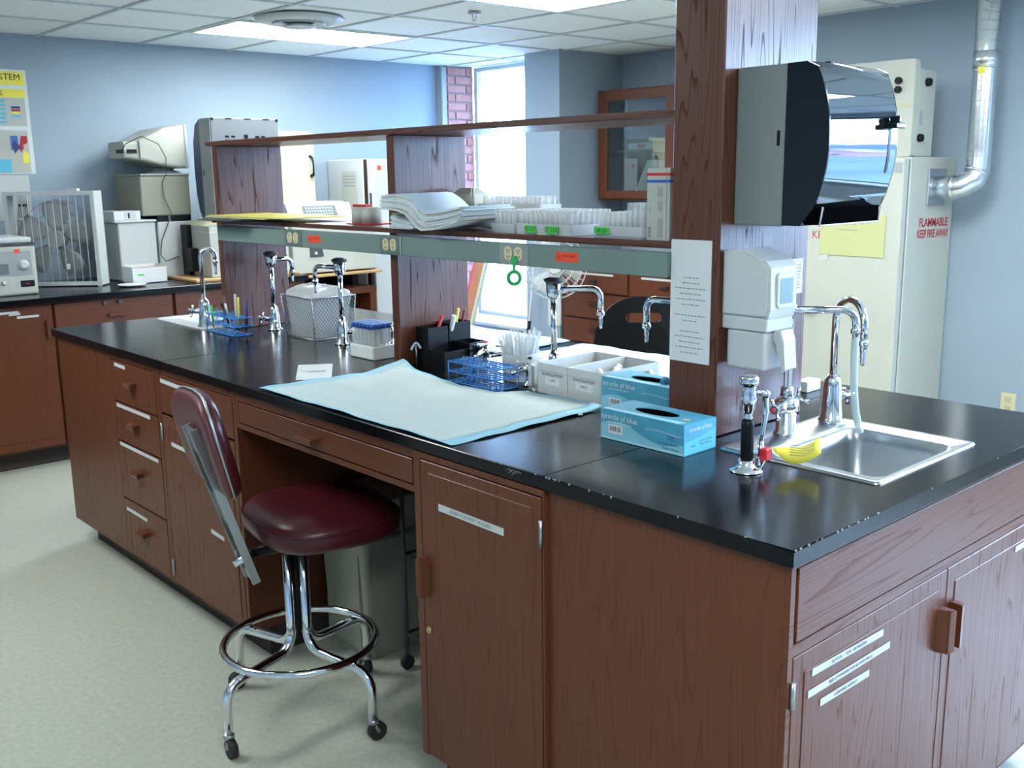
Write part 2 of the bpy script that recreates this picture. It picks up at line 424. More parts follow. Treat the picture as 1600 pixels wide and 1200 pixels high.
# round air diffuser
p = on(455, 20, 'z', HC)
t = thing('air_diffuser', 'round white air diffuser of stepped cones in the ceiling', 'vent', (1.60, 4.10, HC))
obj('outer_ring', L([(.10, -.005), (.235, -.001), (.24, -.006), (.225, -.018), (.17, -.030), (.150, -.022), (.10, -.005)], n=40, capb=False, capt=False), 'white', t)
obj('throat', L([(.15, -.004), (.15, -.002)], n=32), 'dark_grey', t)
obj('middle_cone', L([(.118, -.012), (.140, -.034), (.135, -.036), (.085, -.022)], n=36, capb=False, capt=False), 'white', t)
obj('inner_cone', L([(.0, -.030), (.05, -.028), (.088, -.046), (.084, -.049), (.0, -.036)], n=32), 'white', t)
p = on(741, 20, 'z', HC)
t = thing('sprinkler_head', 'small metal sprinkler head hanging from a ceiling tile', 'sprinkler', (p.x, p.y, HC))
obj('escutcheon', L([(.032, .0), (.034, -.004), (.015, -.010)], n=18), 'dull_metal', t)
bm = T([(-.010, 0, -.008), (-.012, 0, -.025), (0, 0, -.040)], .003, 6); tube(bm, [(.010, 0, -.008), (.012, 0, -.025), (0, 0, -.040)], .003, 6)
obj('yoke', bm, 'dull_metal', t)
obj('deflector', L([(.002, -.039), (.016, -.041), (.016, -.044), (.002, -.044)], n=16), 'dull_metal', t)
# ------------------------------------------------------------------ outside
g = struct('ground', B(5, 420, -320, 320, -9.2, -9), 'grass')
bm = bm_new()
pts = [(-320+16*k, 6+5*math.sin(k*.7)+3*math.sin(k*1.9)) for k in range(41)]
prism(bm, [(-320, -9)]+pts+[(320, -9)], 'x', 380, 400)
struct('far_hills', bm, 'hill')
def house(x, y, wd_, dp, h, label):
    t = thing('house', label, 'building', (x, y, -9), group='houses outside the window')
    obj('wall', B(0, dp, 0, wd_, 0, h), 'brick_far', t)
    obj('roof', PR([(-.5, h), (wd_+.5, h), (wd_/2, h+wd_*.32)], 'x', -.5, dp+.5), 'roof_pink', t)
    for k in range(int(wd_//3)):
        for q in range(int(h//3)):
            obj('window', B(-.08, 0, 1+3*k, 2.3+3*k, 1+3*q, 2.4+3*q), 'dark_grey', t)
house(90, -66, 9, 8, 4, 'pink roofed brick house seen only in the mirror of the towel dispenser')
house(120, -74, 8, 8, 4, 'farther pink roofed house seen only in the mirror of the towel dispenser')
house(66, -54, 6, 7, 3.2, 'low pink roofed shed seen only in the mirror of the towel dispenser')
struct('added_white_slab', B(4.7, 60, 5.9, 60, -.6, -.4), 'paper')  # pale slab added to bounce skylight and whiten the far window view
struct('street', B(22, 30, -320, 320, -9, -8.95), 'asphalt')
# ================================================================== island bench
H = .914; TK = .030; ZT = H-TK; LB = 3.532; WB = 1.237; ZK = .095
rng = random.Random(3)
# worktop in three slabs with sink cut-outs
wt = thing('island_worktop', 'black epoxy worktop of the long island bench, chipped along its edges', 'worktop', (0, 0, ZT))
def slab_hole(y0, y1, hole=None, hole2=None):
    bm = bm_new()
    if not hole: box(bm, 0, WB, y0, y1, ZT, H, .002); return bm
    hx0, hx1, hy0, hy1 = hole
    vs = {}
    xs = [0, hx0, hx1, WB]; ys = [y0, hy0, hy1, y1]
    for zi, z in enumerate((ZT, H)):
        for i, x in enumerate(xs):
            for k, y in enumerate(ys): vs[i, k, zi] = bm.verts.new((x, y, z))
    for zi in (0, 1):
        for i in range(3):
            for k in range(3):
                if (i, k) == (1, 1): continue
                bm.faces.new([vs[i, k, zi], vs[i+1, k, zi], vs[i+1, k+1, zi], vs[i, k+1, zi]])
    def side(a, b): bm.faces.new([vs[(*a, 0)], vs[(*b, 0)], vs[(*b, 1)], vs[(*a, 1)]])
    for i in range(3): side((i, 0), (i+1, 0)); side((i, 3), (i+1, 3))
    for k in range(3): side((0, k), (0, k+1)); side((3, k), (3, k+1))
    for a, b in (((1, 1), (2, 1)), ((1, 2), (2, 2)), ((1, 1), (1, 2)), ((2, 1), (2, 2))): side(a, b)
    es = [e for e in bm.edges if all(v.co.z > H-1e-4 for v in e.verts) and (all(abs(v.co.x) < 1e-5 for v in e.verts) or all(abs(v.co.y-y0) < 1e-5 for v in e.verts))]
    bmesh.ops.bevel(bm, geom=es, offset=.003, segments=2, affect='EDGES')
    return bm
SX0, SX1, SY0, SY1 = .418, .855, .078, .462       # sink rim outline
w('slab', slab_hole(0, .5855, (SX0+.02, SX1-.02, SY0+.02, SY1-.02)), 'epoxy', wt)
w('slab', slab_hole(.5875, 2.449), 'epoxy', wt)
w('slab', slab_hole(2.451, LB, (.50, .80, 3.05, 3.42)), 'epoxy', wt)
bm = bm_new()
for k in range(30):       # chips along the two near edges
    if k < 16:
        x = rng.uniform(0, .28) if k < 12 else rng.uniform(0, WB); box(bm, x, x+rng.uniform(.0015, .006), -.0004, .0012, H-.0012-rng.uniform(0, .0015), H+.0003)
    else:
        y = .586+rng.gauss(0, .07) if k < 25 else rng.uniform(0, 1.2); box(bm, -.0004, .0012, y, y+rng.uniform(.0015, .005), H-.0015-rng.uniform(0, .002), H+.0003)
w('edge_chips', bm, 'chip', wt)['kind'] = 'stuff'
bm = bm_new()
for k in range(3): tube(bm, [(-.0004, .700-.03*k*.3, H-.012-k*.004), (-.0006, .690-.012*k, H-.006), (-.0004, .672-.01*k, H-.014+.003*k)], .0005, 5)
w('scratch', bm, 'chip', wt)

# ---- cabinets -------------------------------------------------------------
XF = .030        # face of the carcass
XD = .010        # face of doors and drawers
def pull_y(parent, y, z, wd_=.062):          # wooden bar pull on a drawer, running along y
    bm = PR([(XD, z-.006), (XD-.022, z-.013), (XD-.027, z-.002), (XD-.022, z+.008), (XD, z+.008)], 'y', y-wd_/2, y+wd_/2, .002)
    w('handle', bm, 'wood_y', parent)
def pull_z(parent, y, z, ht=.10):            # upright finger pull on a door of the long side
    bm = PR([(XD, y-.008), (XD-.024, y-.004), (XD-.027, y+.010), (XD, y+.012)], 'z', z-ht/2, z+ht/2, .002)
    w('handle', bm, 'wood_z', parent)
def strip(parent, y0, y1, z0, z1, x=None, txt=None, h=.014):
    """label tape on the long side, slightly askew"""
    x = XD-.0008 if x is None else x
    bm = bm_new(); a = [bm.verts.new(q) for q in ((x, y0, z0-h/2), (x, y1, z1-h/2), (x, y1, z1+h/2), (x, y0, z0+h/2))]
    b = [bm.verts.new((x+.0006, q.co.y, q.co.z)) for q in a]; bm.faces.new(a); bm.faces.new(b[::-1])
    for k in range(4): bm.faces.new((a[k], b[k], b[(k+1) % 4], a[(k+1) % 4]))
    s = w('label_strip', bm, 'label_tape', parent)
    if txt:
        lettering(txt, h*.62, (x-.0003, (y0+y1)/2, (z0+z1)/2), (0, y1-y0, z1-z0), (0, 0, 1), 'ink', s, 1.15)
    return s
def front(parent, name, y0, y1, z0, z1, mat='wood_z'):
    return w(name, B(XD, XF-.001, y0+.0015, y1-.0015, z0+.0015, z1-.0015, .0015), mat, parent)
def panel_line(parent, y0, y1, z0, z1, m=.035):
    """raised flat field of a door"""
    return w('panel', B(XD-.0025, XD+.004, y0+m, y1-m, z0+m, z1-m, .0012), 'wood_z', parent)
def face_frame(parent, y0, y1, a0, a1, z0, z1, x0=.0115, x1=.0298, g=.0022):
    """stiles and rails flush around the fronts, leaving a real gap"""
    bm = bm_new(); zt = ZT-.002
    for q in ((y0+.0004, a0-g, ZK, zt), (a1+g, y1-.0004, ZK, zt), (a0-g, a1+g, z1+g, zt), (a0-g, a1+g, ZK, z0-g)):
        if q[1]-q[0] > .001 and q[3]-q[2] > .001: box(bm, x0, x1, *q)
    w('face_frame', bm, 'wood_z', parent)
def kick(parent, y0, y1, x0=.075, x1=.58): w('toe_kick', B(x0, x1, y0, y1, 0, ZK), 'kick', parent)

c = thing('end_cabinet', 'plain brown wooden end panel cabinet under the far end of the island bench', 'cabinet', (.03, 3.2, 0))
bm = B(.012, .032, 2.932, 3.500, ZK, ZT-.001, .001); box(bm, 1.19, 1.21, 2.932, 3.5, ZK, ZT-.001); box(bm, .032, 1.19, 2.932, 2.952, ZK, ZT-.001); box(bm, .032, 1.19, 3.48, 3.5, ZK, ZT-.001); box(bm, .032, 1.19, 2.952, 3.48, ZK, ZK+.02)
w('body', bm, 'wood_z', c); kick(c, 2.932, 3.44, .075, 1.14)

c = thing('drawer_cabinet', 'brown wooden cabinet of four drawers with white label strips in the island bench', 'cabinet', (.03, 2.72, 0))
w('body', B(XF, .60, 2.512, 2.930, ZK, ZT-.001), 'wood_z', c); kick(c, 2.512, 2.930)
face_frame(c, 2.512, 2.930, 2.535, 2.922, .100, .862)
for (z0, z1), (a, b, za, zb), zh in zip(((.705, .862), (.552, .702), (.325, .549), (.100, .322)),
        ((2.89, 2.79, .846, .844), (2.905, 2.60, .690, .690), (2.905, 2.56, .540, .538), (2.90, 2.71, .283, .280)), (.790, .636, .455, .224)):
    d = front(c, 'drawer', 2.535, 2.922, z0, z1); pull_y(d, 2.735, zh); strip(d, a, b, za, zb, h=.013)

c = thing('door_cabinet', 'brown wooden cabinet with one drawer over a door beside the kneehole', 'cabinet', (.03, 2.2, 0))
w('body', B(XF, .60, 1.945, 2.510, ZK, ZT-.001), 'wood_z', c); kick(c, 1.945, 2.510)
face_frame(c, 1.945, 2.510, 1.965, 2.495, .100, .862)
d = front(c, 'drawer', 1.965, 2.495, .728, .862); pull_y(d, 2.22, .79); strip(d, 2.485, 2.31, .842, .838)
d = front(c, 'door', 1.965, 2.495, .100, .722); panel_line(d, 1.965, 2.495, .100, .722, .03)
strip(d, 2.43, 2.235, .628, .622, XD-.0034); strip(d, 2.17, 2.08, .382, .376, XD-.0034)
for z in (.66, .16): w('hinge', T([(XD-.003, 2.499, z-.03), (XD-.003, 2.499, z+.03)], .004, 8), 'dull_metal', d)

c = thing('kneehole_drawer_unit', 'brown wooden apron with a shallow drawer over the kneehole', 'drawer', (.03, 1.49, .77))
w('apron', B(XF, .58, 1.032, 1.944, .772, ZT-.001), 'wood_y', c)
bm = bm_new()
for q in ((1.0325, 1.0458, .772, .882), (1.9272, 1.9435, .772, .882), (1.0458, 1.9272, .8582, .882), (1.0458, 1.9272, .772, .7878)): box(bm, .0115, .0298, *q)
w('face_frame', bm, 'wood_y', c)
d = front(c, 'drawer', 1.048, 1.925, .790, .856, 'wood_y'); pull_y(d, 1.515, .817, .085)

c = thing('hinged_door_cabinet', 'brown wooden cabinet with a single locking door labelled for mailers', 'cabinet', (.03, .8, 0))
w('body', B(XF-.018, .60, .585, 1.030, ZK, ZT-.001), 'wood_z', c); kick(c, .585, 1.030)
XD_keep = XD; XD = -.001
XF_keep = XF; XF = .013
face_frame(c, .585, 1.030, .592, 1.004, .098, .866, .0005, .0118)
d = front(c, 'door', .592, 1.004, .098, .866); pull_z(d, .988, .578, .10)
w('panel', B(XD-.0012, XD+.004, .62, .972, .128, .838, .001), 'wood_z', d)
strip(d, .934, .707, .764, .762, XD-.0022, '20 BIN "CO-FAST" MAILERS', .017)
w('hinge', T([(XD-.004, .589, .76), (XD-.004, .589, .82)], .0045, 8), 'steel', d)
w('lock', L([(.0085, -.004), (.0085, .002), (.006, .003)], (XD-.0005, .985, .440), 14, axis='x'), 'brass', d)
XD = XD_keep; XF = XF_keep

c = thing('sink_cabinet', 'brown wooden sink cabinet with a false front over two doors at the bench end', 'cabinet', (.6, .3, 0))
E0 = .022          # carcass face of the bench end
bm = B(.012, .032, E0, .584, ZK, ZT-.001); box(bm, .032, 1.21, E0, E0+.018, ZK, ZT-.001); box(bm, 1.19, 1.21, E0+.018, .584, ZK, ZT-.001); box(bm, .032, 1.19, .566, .584, ZK, ZT-.001); box(bm, .032, 1.19, E0+.018, .566, ZK, ZK+.02)
w('body', bm, 'wood_z', c)
w('toe_kick', B(.075, 1.15, .09, .58, 0, ZK), 'kick', c)
FY = .009
bm = bm_new()
for q in ((.0125, .0258, .0955, .882), (1.1692, 1.2095, .0955, .736), (1.1922, 1.2095, .736, .882), (.0258, 1.1922, .8742, .882), (.0258, 1.1922, .7142, .7358), (.0258, 1.1692, .0955, .1008)): box(bm, q[0], q[1], FY+.001, E0-.0002, q[2], q[3])
w('face_frame', bm, 'wood_x', c)
w('false_front', B(.034, 1.19, FY, E0-.001, .738, .872, .0015), 'wood_x', c)
for x0, x1, hx, s in ((.028, .596, .572, 1), (.599, 1.167, .626, -1)):
    d = w('door', B(x0, x1, FY, E0-.001, .103, .712, .0015), 'wood_z', c)
    w('panel', B(x0+.035, x1-.035, FY-.0018, FY+.004, .14, .676, .001), 'wood_z', d)
    bm = PR([(hx-.012*s, FY), (hx-.004*s, FY-.026), (hx+.014*s, FY-.030), (hx+.012*s, FY)], 'z', .540, .635, .002)
    w('handle', bm, 'wood_z', d)
    if s == 1:
        for (a, b, za, zb, tx) in ((.085, .332, .667, .661, 'GLYCOL     FOR  -80 FREEZER'), (.075, .361, .629, .626, 'RED Z POWDER FOR BLOOD SPILLS'), (.117, .287, .598, .594, 'CLEANING AGENTS')):
            bm = bm_new(); slab(bm, ((a+b)/2, FY-.0026, (za+zb)/2), (b-a, 0, zb-za), (0, 0, 1), b-a, .014, .0006)
            q = w('label_strip', bm, 'label_tape', d)
            lettering(tx, .0085, ((a+b)/2, FY-.0036, (za+zb)/2), (b-a, 0, zb-za), (0, 0, 1), 'ink', q, 1.1, bold=.012)
    else:
        bm = bm_new(); slab(bm, (1.03, FY-.0026, .664), (1, 0, 0), (0, 0, 1), .19, .014, .0006)
        w('label_strip', bm, 'label_tape', d)
    hz = T([(x0-.003 if s == 1 else x1+.003, FY-.003, .62), (x0-.003 if s == 1 else x1+.003, FY-.003, .67)], .0045, 8)
    w('hinge', hz, 'dull_metal', d)
c = thing('rear_cabinets', 'brown wooden cabinets on the window side of the island bench', 'cabinet', (1.0, 2.0, 0))
w('body', B(.62, 1.21, .590, 2.928, ZK, ZT-.001), 'wood_z', c); w('toe_kick', B(.62, 1.14, .59, 2.928, 0, ZK), 'kick', c)
for k in range(4): w('door', B(1.211, 1.23, .60+.58*k, 1.17+.58*k, .11, .87, .002), 'wood_z', c)

# ---- shelving standing on the bench ---------------------------------------
S0 = .490; S1 = .788
sh = thing('bench_shelf', 'brown wooden double shelf on uprights standing along the middle of the island bench', 'shelf', (.65, 1.8, H))
w('post', B(S0, .850, .5236, .6613, H+.0005, HC+.002, .003), 'oak_z', sh, 'tall wide oak post rising to the ceiling')
w('upright', B(S0+.012, S1, 1.762, 1.800, H+.0005, 1.6405, .002), 'oak_z', sh)
w('upright', B(S0+.012, S1, 2.944, 2.982, H+.0005, 1.6405, .002), 'oak_z', sh)
w('top_shelf', B(S0, S1+.01, .6618, 3.012, 1.641, 1.6585, .002), 'oak_y', sh)
for a, b in ((.6618, 1.761), (1.801, 2.943)): w('lower_shelf', B(S0, S1, a, b, 1.3430, 1.3581, .002), 'oak_y', sh)
w('lower_shelf', B(S0, S0+.011, 1.761, 1.801, 1.3430, 1.3581), 'oak_y', sh)
w('lower_shelf', B(S0, S0+.03, 2.983, 3.0, 1.3430, 1.3581), 'oak_y', sh)
RX = .474
rail = w('power_rail', B(RX, RX+.027, .6622, 2.925, 1.276, 1.3345, .002), 'rail_green', sh, 'grey green metal power rail with sockets')
def plate(y0, y1, mat, edge=None):
    p_ = w('outlet_plate', B(RX-.002, RX+.001, y1, y0, 1.279, 1.333, .0008), mat, rail)
    yc = (y0+y1)/2
    for dy in (.020, -.020):
        bm = PR([( yc+dy+.0155*max(-1, min(1, 1.25*math.cos(a))), 1.308+.019*math.sin(a)) for a in [2*PI*k/18 for k in range(18)]], 'x', RX-.004, RX-.0019)
        w('socket', bm, 'ivory', rail)
        bm = bm_new()
        for sz in (.0085, -.0085):
            for sy in (.0045, -.0045): box(bm, RX-.0046, RX-.0039, yc+dy+sy-.0008, yc+dy+sy+.0008, 1.308+sz-.003, 1.308+sz+.003)
            box(bm, RX-.0046, RX-.0039, yc+dy-.0015, yc+dy+.0015, 1.308+sz-.0075, 1.308+sz-.005)
        w('socket_slots', bm, 'black', rail)
    w('screw', L([(.003, -.0035), (.003, -.0015)], (RX, yc, 1.308), 8, axis='x'), 'dull_metal', rail)
plate(2.401, 2.283, 'rail_plate'); plate(1.811, 1.706, 'rail_plate'); plate(1.244, 1.129, 'rail_plate_light')
w('plate_edge', B(RX-.0032, RX-.0015, 1.700, 1.7035, 1.279, 1.333), 'white', rail)
for y0, y1 in ((2.243, 2.165), (1.026, .945)):
    s = w('orange_sticker', B(RX-.0008, RX+.0002, y1, y0, 1.296, 1.321), 'orange_label', rail)
    lettering('BIOHAZARD', .009, (RX-.0011, (y0+y1)/2-.008, 1.311), (0, -1, 0), (0, 0, 1), 'dark_red', s, .9)
    lettering('\u2623', .015, (RX-.0011, y0-.011, 1.307), (0, -1, 0), (0, 0, 1), 'dark_red', s)
# ================================================================== things on and around the island
def loft(bm, loops, cap0=True, cap1=True, smooth=True):
    rs = [[bm.verts.new(p) for p in lp] for lp in loops]; n = len(rs[0])
    for a, b in zip(rs, rs[1:]):
        for k in range(n):
            f = bm.faces.new((a[k], a[(k+1) % n], b[(k+1) % n], b[k])); f.smooth = smooth
    if cap0: bm.faces.new(rs[0][::-1])
    if cap1: bm.faces.new(rs[-1])
    return bm
def rr3(x0, x1, y0, y1, r, z, n=4): return [(x, y, z) for x, y in rrect(x0, x1, y0, y1, r, n)]
ZS = H+.0004
def sink(name, label, x0, x1, y0, y1, bx0, bx1, by0, by1, depth, mat):
    t = thing(name, label, 'sink', ((x0+x1)/2, (y0+y1)/2, ZS))
    bm = bm_new()
    loft(bm, [rr3(x0, x1, y0, y1, .014, ZS), rr3(x0+.001, x1-.001, y0+.001, y1-.001, .014, ZS+.004), rr3(x0+.006, x1-.006, y0+.006, y1-.006, .012, ZS+.006), rr3(x0+.014, x1-.014, y0+.014, y1-.014, .010, ZS+.003),
        rr3(bx0-.006, bx1+.006, by0-.006, by1+.006, .030, ZS+.002), rr3(bx0, bx1, by0, by1, .028, ZS-.004), rr3(bx0+.006, bx1-.006, by0+.006, by1-.006, .028, ZS-.03), rr3(bx0+.014, bx1-.014, by0+.014, by1-.014, .034, ZS-depth+.03),
        rr3(bx0+.04, bx1-.04, by0+.04, by1-.04, .03, ZS-depth)], False, True)
    w('basin', bm, mat, t)
    cx, cy = (bx0+bx1)/2, (by0+by1)/2
    w('drain', L([(.038, .0), (.038, .003), (.028, .004), (.026, .001)], (cx, cy, ZS-depth+.0006), 20), 'chrome', t)
    return t
sink('steel_sink', 'stainless steel drop-in sink in the near end of the island bench', SX0, SX1, SY0, SY1, .462, .800, .104, .350, .17, 'steel')
sink('white_sink', 'small white rimmed sink at the far end of the island bench', .425, .84, 3.02, 3.47, .505, .795, 3.055, 3.415, .15, 'white_gloss')

# ---- soap and towel dispensers on the post ---------------------------------
PY = .5232
t = thing('paper_towel_dispenser', 'grey paper towel dispenser with mirror black curved cover on the oak post', 'dispenser', (.68, PY, 1.40))
X0, X1 = .537, .820
w('back_case', B(X0, X1, .398, PY, 1.400, 1.738, .004, 2), 'case_grey', t, 'grey plastic back case')
prof = [(.3975, 1.402), (.3975, 1.738), (.375, 1.740), (.345, 1.734), (.322, 1.722)]
prof += [(.2935+.0285*(abs(s)**2.2), 1.580-.142*s) for s in [-1+.125*k for k in range(0, 17)]][::-1][::-1]
prof = [(.3975, 1.402), (.3975, 1.738), (.350, 1.7385), (.324, 1.726)]+[(.2925+.030*abs(s)**2.2, 1.580+.140*s) for s in [1-.1*k for k in range(21)]]+[(.340, 1.420), (.352, 1.402)]
bm = PR(prof, 'x', X0+.002, X1-.002, .003)
for f in bm.faces:
    f.smooth = abs(f.normal.x) < .5
plain('mirror_black', (.20, .22, .25), .03, metal=.95)
w('cover', bm, 'mirror_black', t, 'mirror black curved front cover')
side = PR([(a, b) for a, b in prof], 'x', X0-.0008, X0+.0025); w('side_shell', side, 'black_gloss', t)
side = PR([(a, b) for a, b in prof], 'x', X1-.0025, X1+.0008); w('side_shell', side, 'black_gloss', t)
w('slot_shade', B(X0+.006, X1-.036, .307, .350, 1.405, 1.440, .002), 'shade_black', t)  # solid black block paints the shade of the towel recess
bm = bm_new(); tube(bm, [(X0+.01, .306, 1.442), (X0, .306, 1.404), (X1-.04, .306, 1.404), (X1-.03, .306, 1.442)], .0022, 6); w('slot_trim', bm, 'white_gloss', t)
w('side_slot', B(X0-.001, X0+.002, .410, .417, 1.570, 1.602), 'black', t)
w('lever_slot', PR([(.2925-.001+.030*abs(s)**2.2-q, 1.58+.140*s) for q in (0,) for s in [.3-.1*k for k in range(9)]]+[(.2925+.004+.030*abs(s)**2.2, 1.58+.140*s) for s in [-.5+.1*k for k in range(9)]], 'x', X1-.040, X1-.030), 'black', t)
bm = B(X1-.055, X1-.012, .268, .293, 1.605, 1.617, .002); box(bm, X1-.040, X1-.030, .270, .293, 1.617, 1.632, .002); w('lever', bm, 'black_gloss', t)
w('top_catch', B(.64, .66, .36, .375, 1.738, 1.745, .001), 'black', t)

t = thing('soap_dispenser', 'white plastic soap dispenser with push lever mounted on the oak post', 'dispenser', (.56, PY, 1.08))
x0, x1 = .501, .612
body = PR([(PY, 1.345), (.470, 1.350), (.412, 1.326), (.399, 1.312), (.397, 1.22), (.402, 1.200), (PY, 1.200)], 'x', x0, x1, .006)
w('cover', body, 'white_gloss', t)
w('collar', B(x0+.004, x1-.004, .404, PY, 1.170, 1.2005, .004, 2), 'white_gloss', t)
w('lower_body', B(x0+.008, x1-.010, .412, PY-.012, 1.082, 1.1705, .006, 2), 'white', t)
wf = PR(rrect(x0+.026, x1-.018, 1.222, 1.300, .012), 'y', .393, .3985, .001); w('window_frame', wf, 'white_gloss', t)
w('window', B(x0+.035, x1-.027, .3918, .3945, 1.232, 1.288), 'glass_dark', t)
w('push_lever', PR([(.412, 1.170), (.392, 1.172), (.384, 1.150), (.378, 1.086), (.386, 1.080), (.400, 1.140), (.412, 1.150)], 'x', x0+.040, x0+.090, .002), 'white_gloss', t)

# notice taped on the narrow face of the post
t = thing('taped_notice', 'long white printed notice taped on the brown face of the oak post', 'notice', (.489, .60, 1.085))
w('sheet', B(.4875, .4893, .543, .658, 1.083, 1.366), 'paper', t)
rows = []; z = .08
for k in range(20):
    zz = .055-.0125*k
    if k in (6, 9): continue
    rows.append((zz-.01, [.45, .5, .9, .6, .85, .5, .3, .9, .4, .7, .55, .85, .6, .8, .5, .8, .35][k % 17], 0))
bm = textlines(bm_new(), (.4871, .600, 1.235), (0, -1, 0), (0, 0, 1), .10, [q for q in rows if q[0] > -.135], rng, .0022)
w('print', bm, 'ink_grey', t)
p_ = bm_new(); slab(p_, (.8515, .60, 1.24), (0, 1, 0), (0, 0, 1), .10, .12, .001)
t = tag(obj('taped_sheet', p_, 'paper'), 'white sheet taped to the window side of the oak post', 'paper')
p_ = bm_new(); slab(p_, (.800, PY-.0012, 1.265), (1, 0, 0), (0, 0, 1), .055, .085, .001)
t = tag(obj('taped_note', p_, 'paper'), 'small white note beside the soap dispenser on the oak post', 'paper')
bm = textlines(bm_new(), (.80, PY-.0027, 1.262), (1, 0, 0), (0, 0, 1), .045, [(.03-.008*k, .8, 0) for k in range(8)], rng, .002); obj('print', bm, 'navy', t)

# ---- taps -------------------------------------------------------------------
def lever_cross(bm, c, axis, r=.026, n=4, a0=.4):
    """four-prong tap handle"""
    c = Vector(c); ax = Vector(axis).normalized(); u, v = frame_of(ax)
    tube(bm, [c-ax*.004, c+ax*.012], .010, 10)
    for k in range(n):
        a = a0+2*PI*k/n; d = u*math.cos(a)+v*math.sin(a)
        tube(bm, [c+ax*.004, c+ax*.004+d*r*.7, c+ax*.006+d*r], [.0042, .0038, .0055], 7)
    return bm
def gooseneck(name, label, loc, d, top, R_=.06, tip_z=1.10, valve=(1, 0)):
    t = thing(name, label, 'tap', loc); d = Vector((d[0], d[1], 0)).normalized(); zb = loc[2]
    obj('base', L([(.031, 0), (.031, .006), (.026, .012), (.022, .085), (.019, .105), (.011, .118)], n=20), 'chrome', t)
    ht = top-zb; pts = [Vector((0, 0, .11)), Vector((0, 0, ht-R_))]
    pts += [Vector((0, 0, ht-R_))+d*(R_-R_*math.cos(a))+Vector((0, 0, R_*math.sin(a))) for a in [PI*k/12 for k in range(1, 13)]]
    pts += [d*(2*R_)+Vector((0, 0, tip_z-zb+.055))]
    obj('neck', T(pts, .0085, 12), 'chrome', t)
    e = d*(2*R_); z0 = tip_z-zb
    obj('nozzle', L([(.004, z0), (.0055, z0+.01), (.0045, z0+.014), (.0065, z0+.022), (.0055, z0+.026), (.0075, z0+.036), (.0075, z0+.045), (.011, z0+.047), (.011, z0+.056), (.0085, z0+.062)], (e.x, e.y, 0), 12), 'chrome', t)
    v = Vector((valve[0], valve[1], 0)).normalized()
    obj('valve_stem', T([v*.015+Vector((0, 0, .062)), v*.05+Vector((0, 0, .062))], .011, 12), 'chrome', t)
    obj('handle', lever_cross(bm_new(), v*.052+Vector((0, 0, .062)), v), 'chrome', t)
    return t
gooseneck('gooseneck_tap', 'chrome gooseneck tap standing behind the stainless steel sink', (.806, .412, ZS+.003), (-.42, -.9), 1.222, .055, 1.075, (.9, -.3))
gooseneck('gooseneck_tap', 'chrome gooseneck tap at the corner of the white rimmed sink', (.460, 3.062, ZS+.006), (.62, -.25), 1.235, .028, 1.13, (-.6, .8))

t = thing('mixing_tap', 'chrome mixing tap with cross handles and a clear hose in the steel sink', 'tap', (.630, .425, ZS+.003))
obj('base', L([(.028, 0), (.028, .004), (.023, .008), (.023, .050), (.016, .056)], n=20), 'chrome', t)
bm = sphere(bm_new(), (0, 0, .070), .030, 16, (1.25, .9, .8)); tube(bm, [(-.062, -.012, .070), (0, 0, .070), (.058, .010, .070)], [.011, .018, .012], 12)
obj('valve_body', bm, 'chrome', t)
obj('handle', lever_cross(bm_new(), (-.062, -.012, .070), (-1, -.2, 0), .026), 'chrome', t); obj('handle', lever_cross(bm_new(), (.058, .010, .070), (1, .2, 0), .028, a0=.1), 'chrome', t)
for sx_, mt in ((-.0755, 'red'), (.071, 'blue')): obj('index_button', sphere(bm_new(), (sx_, -.014 if sx_ < 0 else .012, .070), .006, 8), mt, t)
hz = 1.208-ZS-.003
obj('column', T([(0, 0, .085), (0, 0, .112), (0, 0, .113), (0, 0, hz+.012)], [.016, .014, .0095, .0095], 12), 'chrome', t)
d = Vector((.64, -.77, 0)).normalized()
obj('column_cap', L([(.013, hz-.014), (.014, hz+.010), (.010, hz+.016)], n=14), 'chrome', t)
pts = [Vector((0, 0, hz)), d*.115+Vector((0, 0, hz))]+[d*.115+d*(.03*math.sin(a))+Vector((0, 0, hz-.03+.03*math.cos(a))) for a in [PI/2*k/6 for k in range(1, 7)]]+[d*.145+Vector((0, 0, hz-.05))]
obj('spout', T(pts, .0085, 12), 'chrome', t)
e = d*.145; z0 = hz-.095
obj('nozzle', L([(.0045, z0), (.006, z0+.010), (.005, z0+.014), (.007, z0+.024), (.006, z0+.028), (.0075, z0+.040), (.011, z0+.042), (.011, z0+.050), (.0085, z0+.056)], (e.x, e.y, 0), 12), 'chrome', t)
pts = [e+Vector((0, 0, z0+.03)), e+Vector((-.002, -.002, z0-.02)), e+Vector((0, -.003, z0-.08)), e+Vector((.006, -.008, z0-.14)), e+Vector((.016, -.016, z0-.19))]
obj('hose', T(pts, .0085, 10, False), 'hose', t)

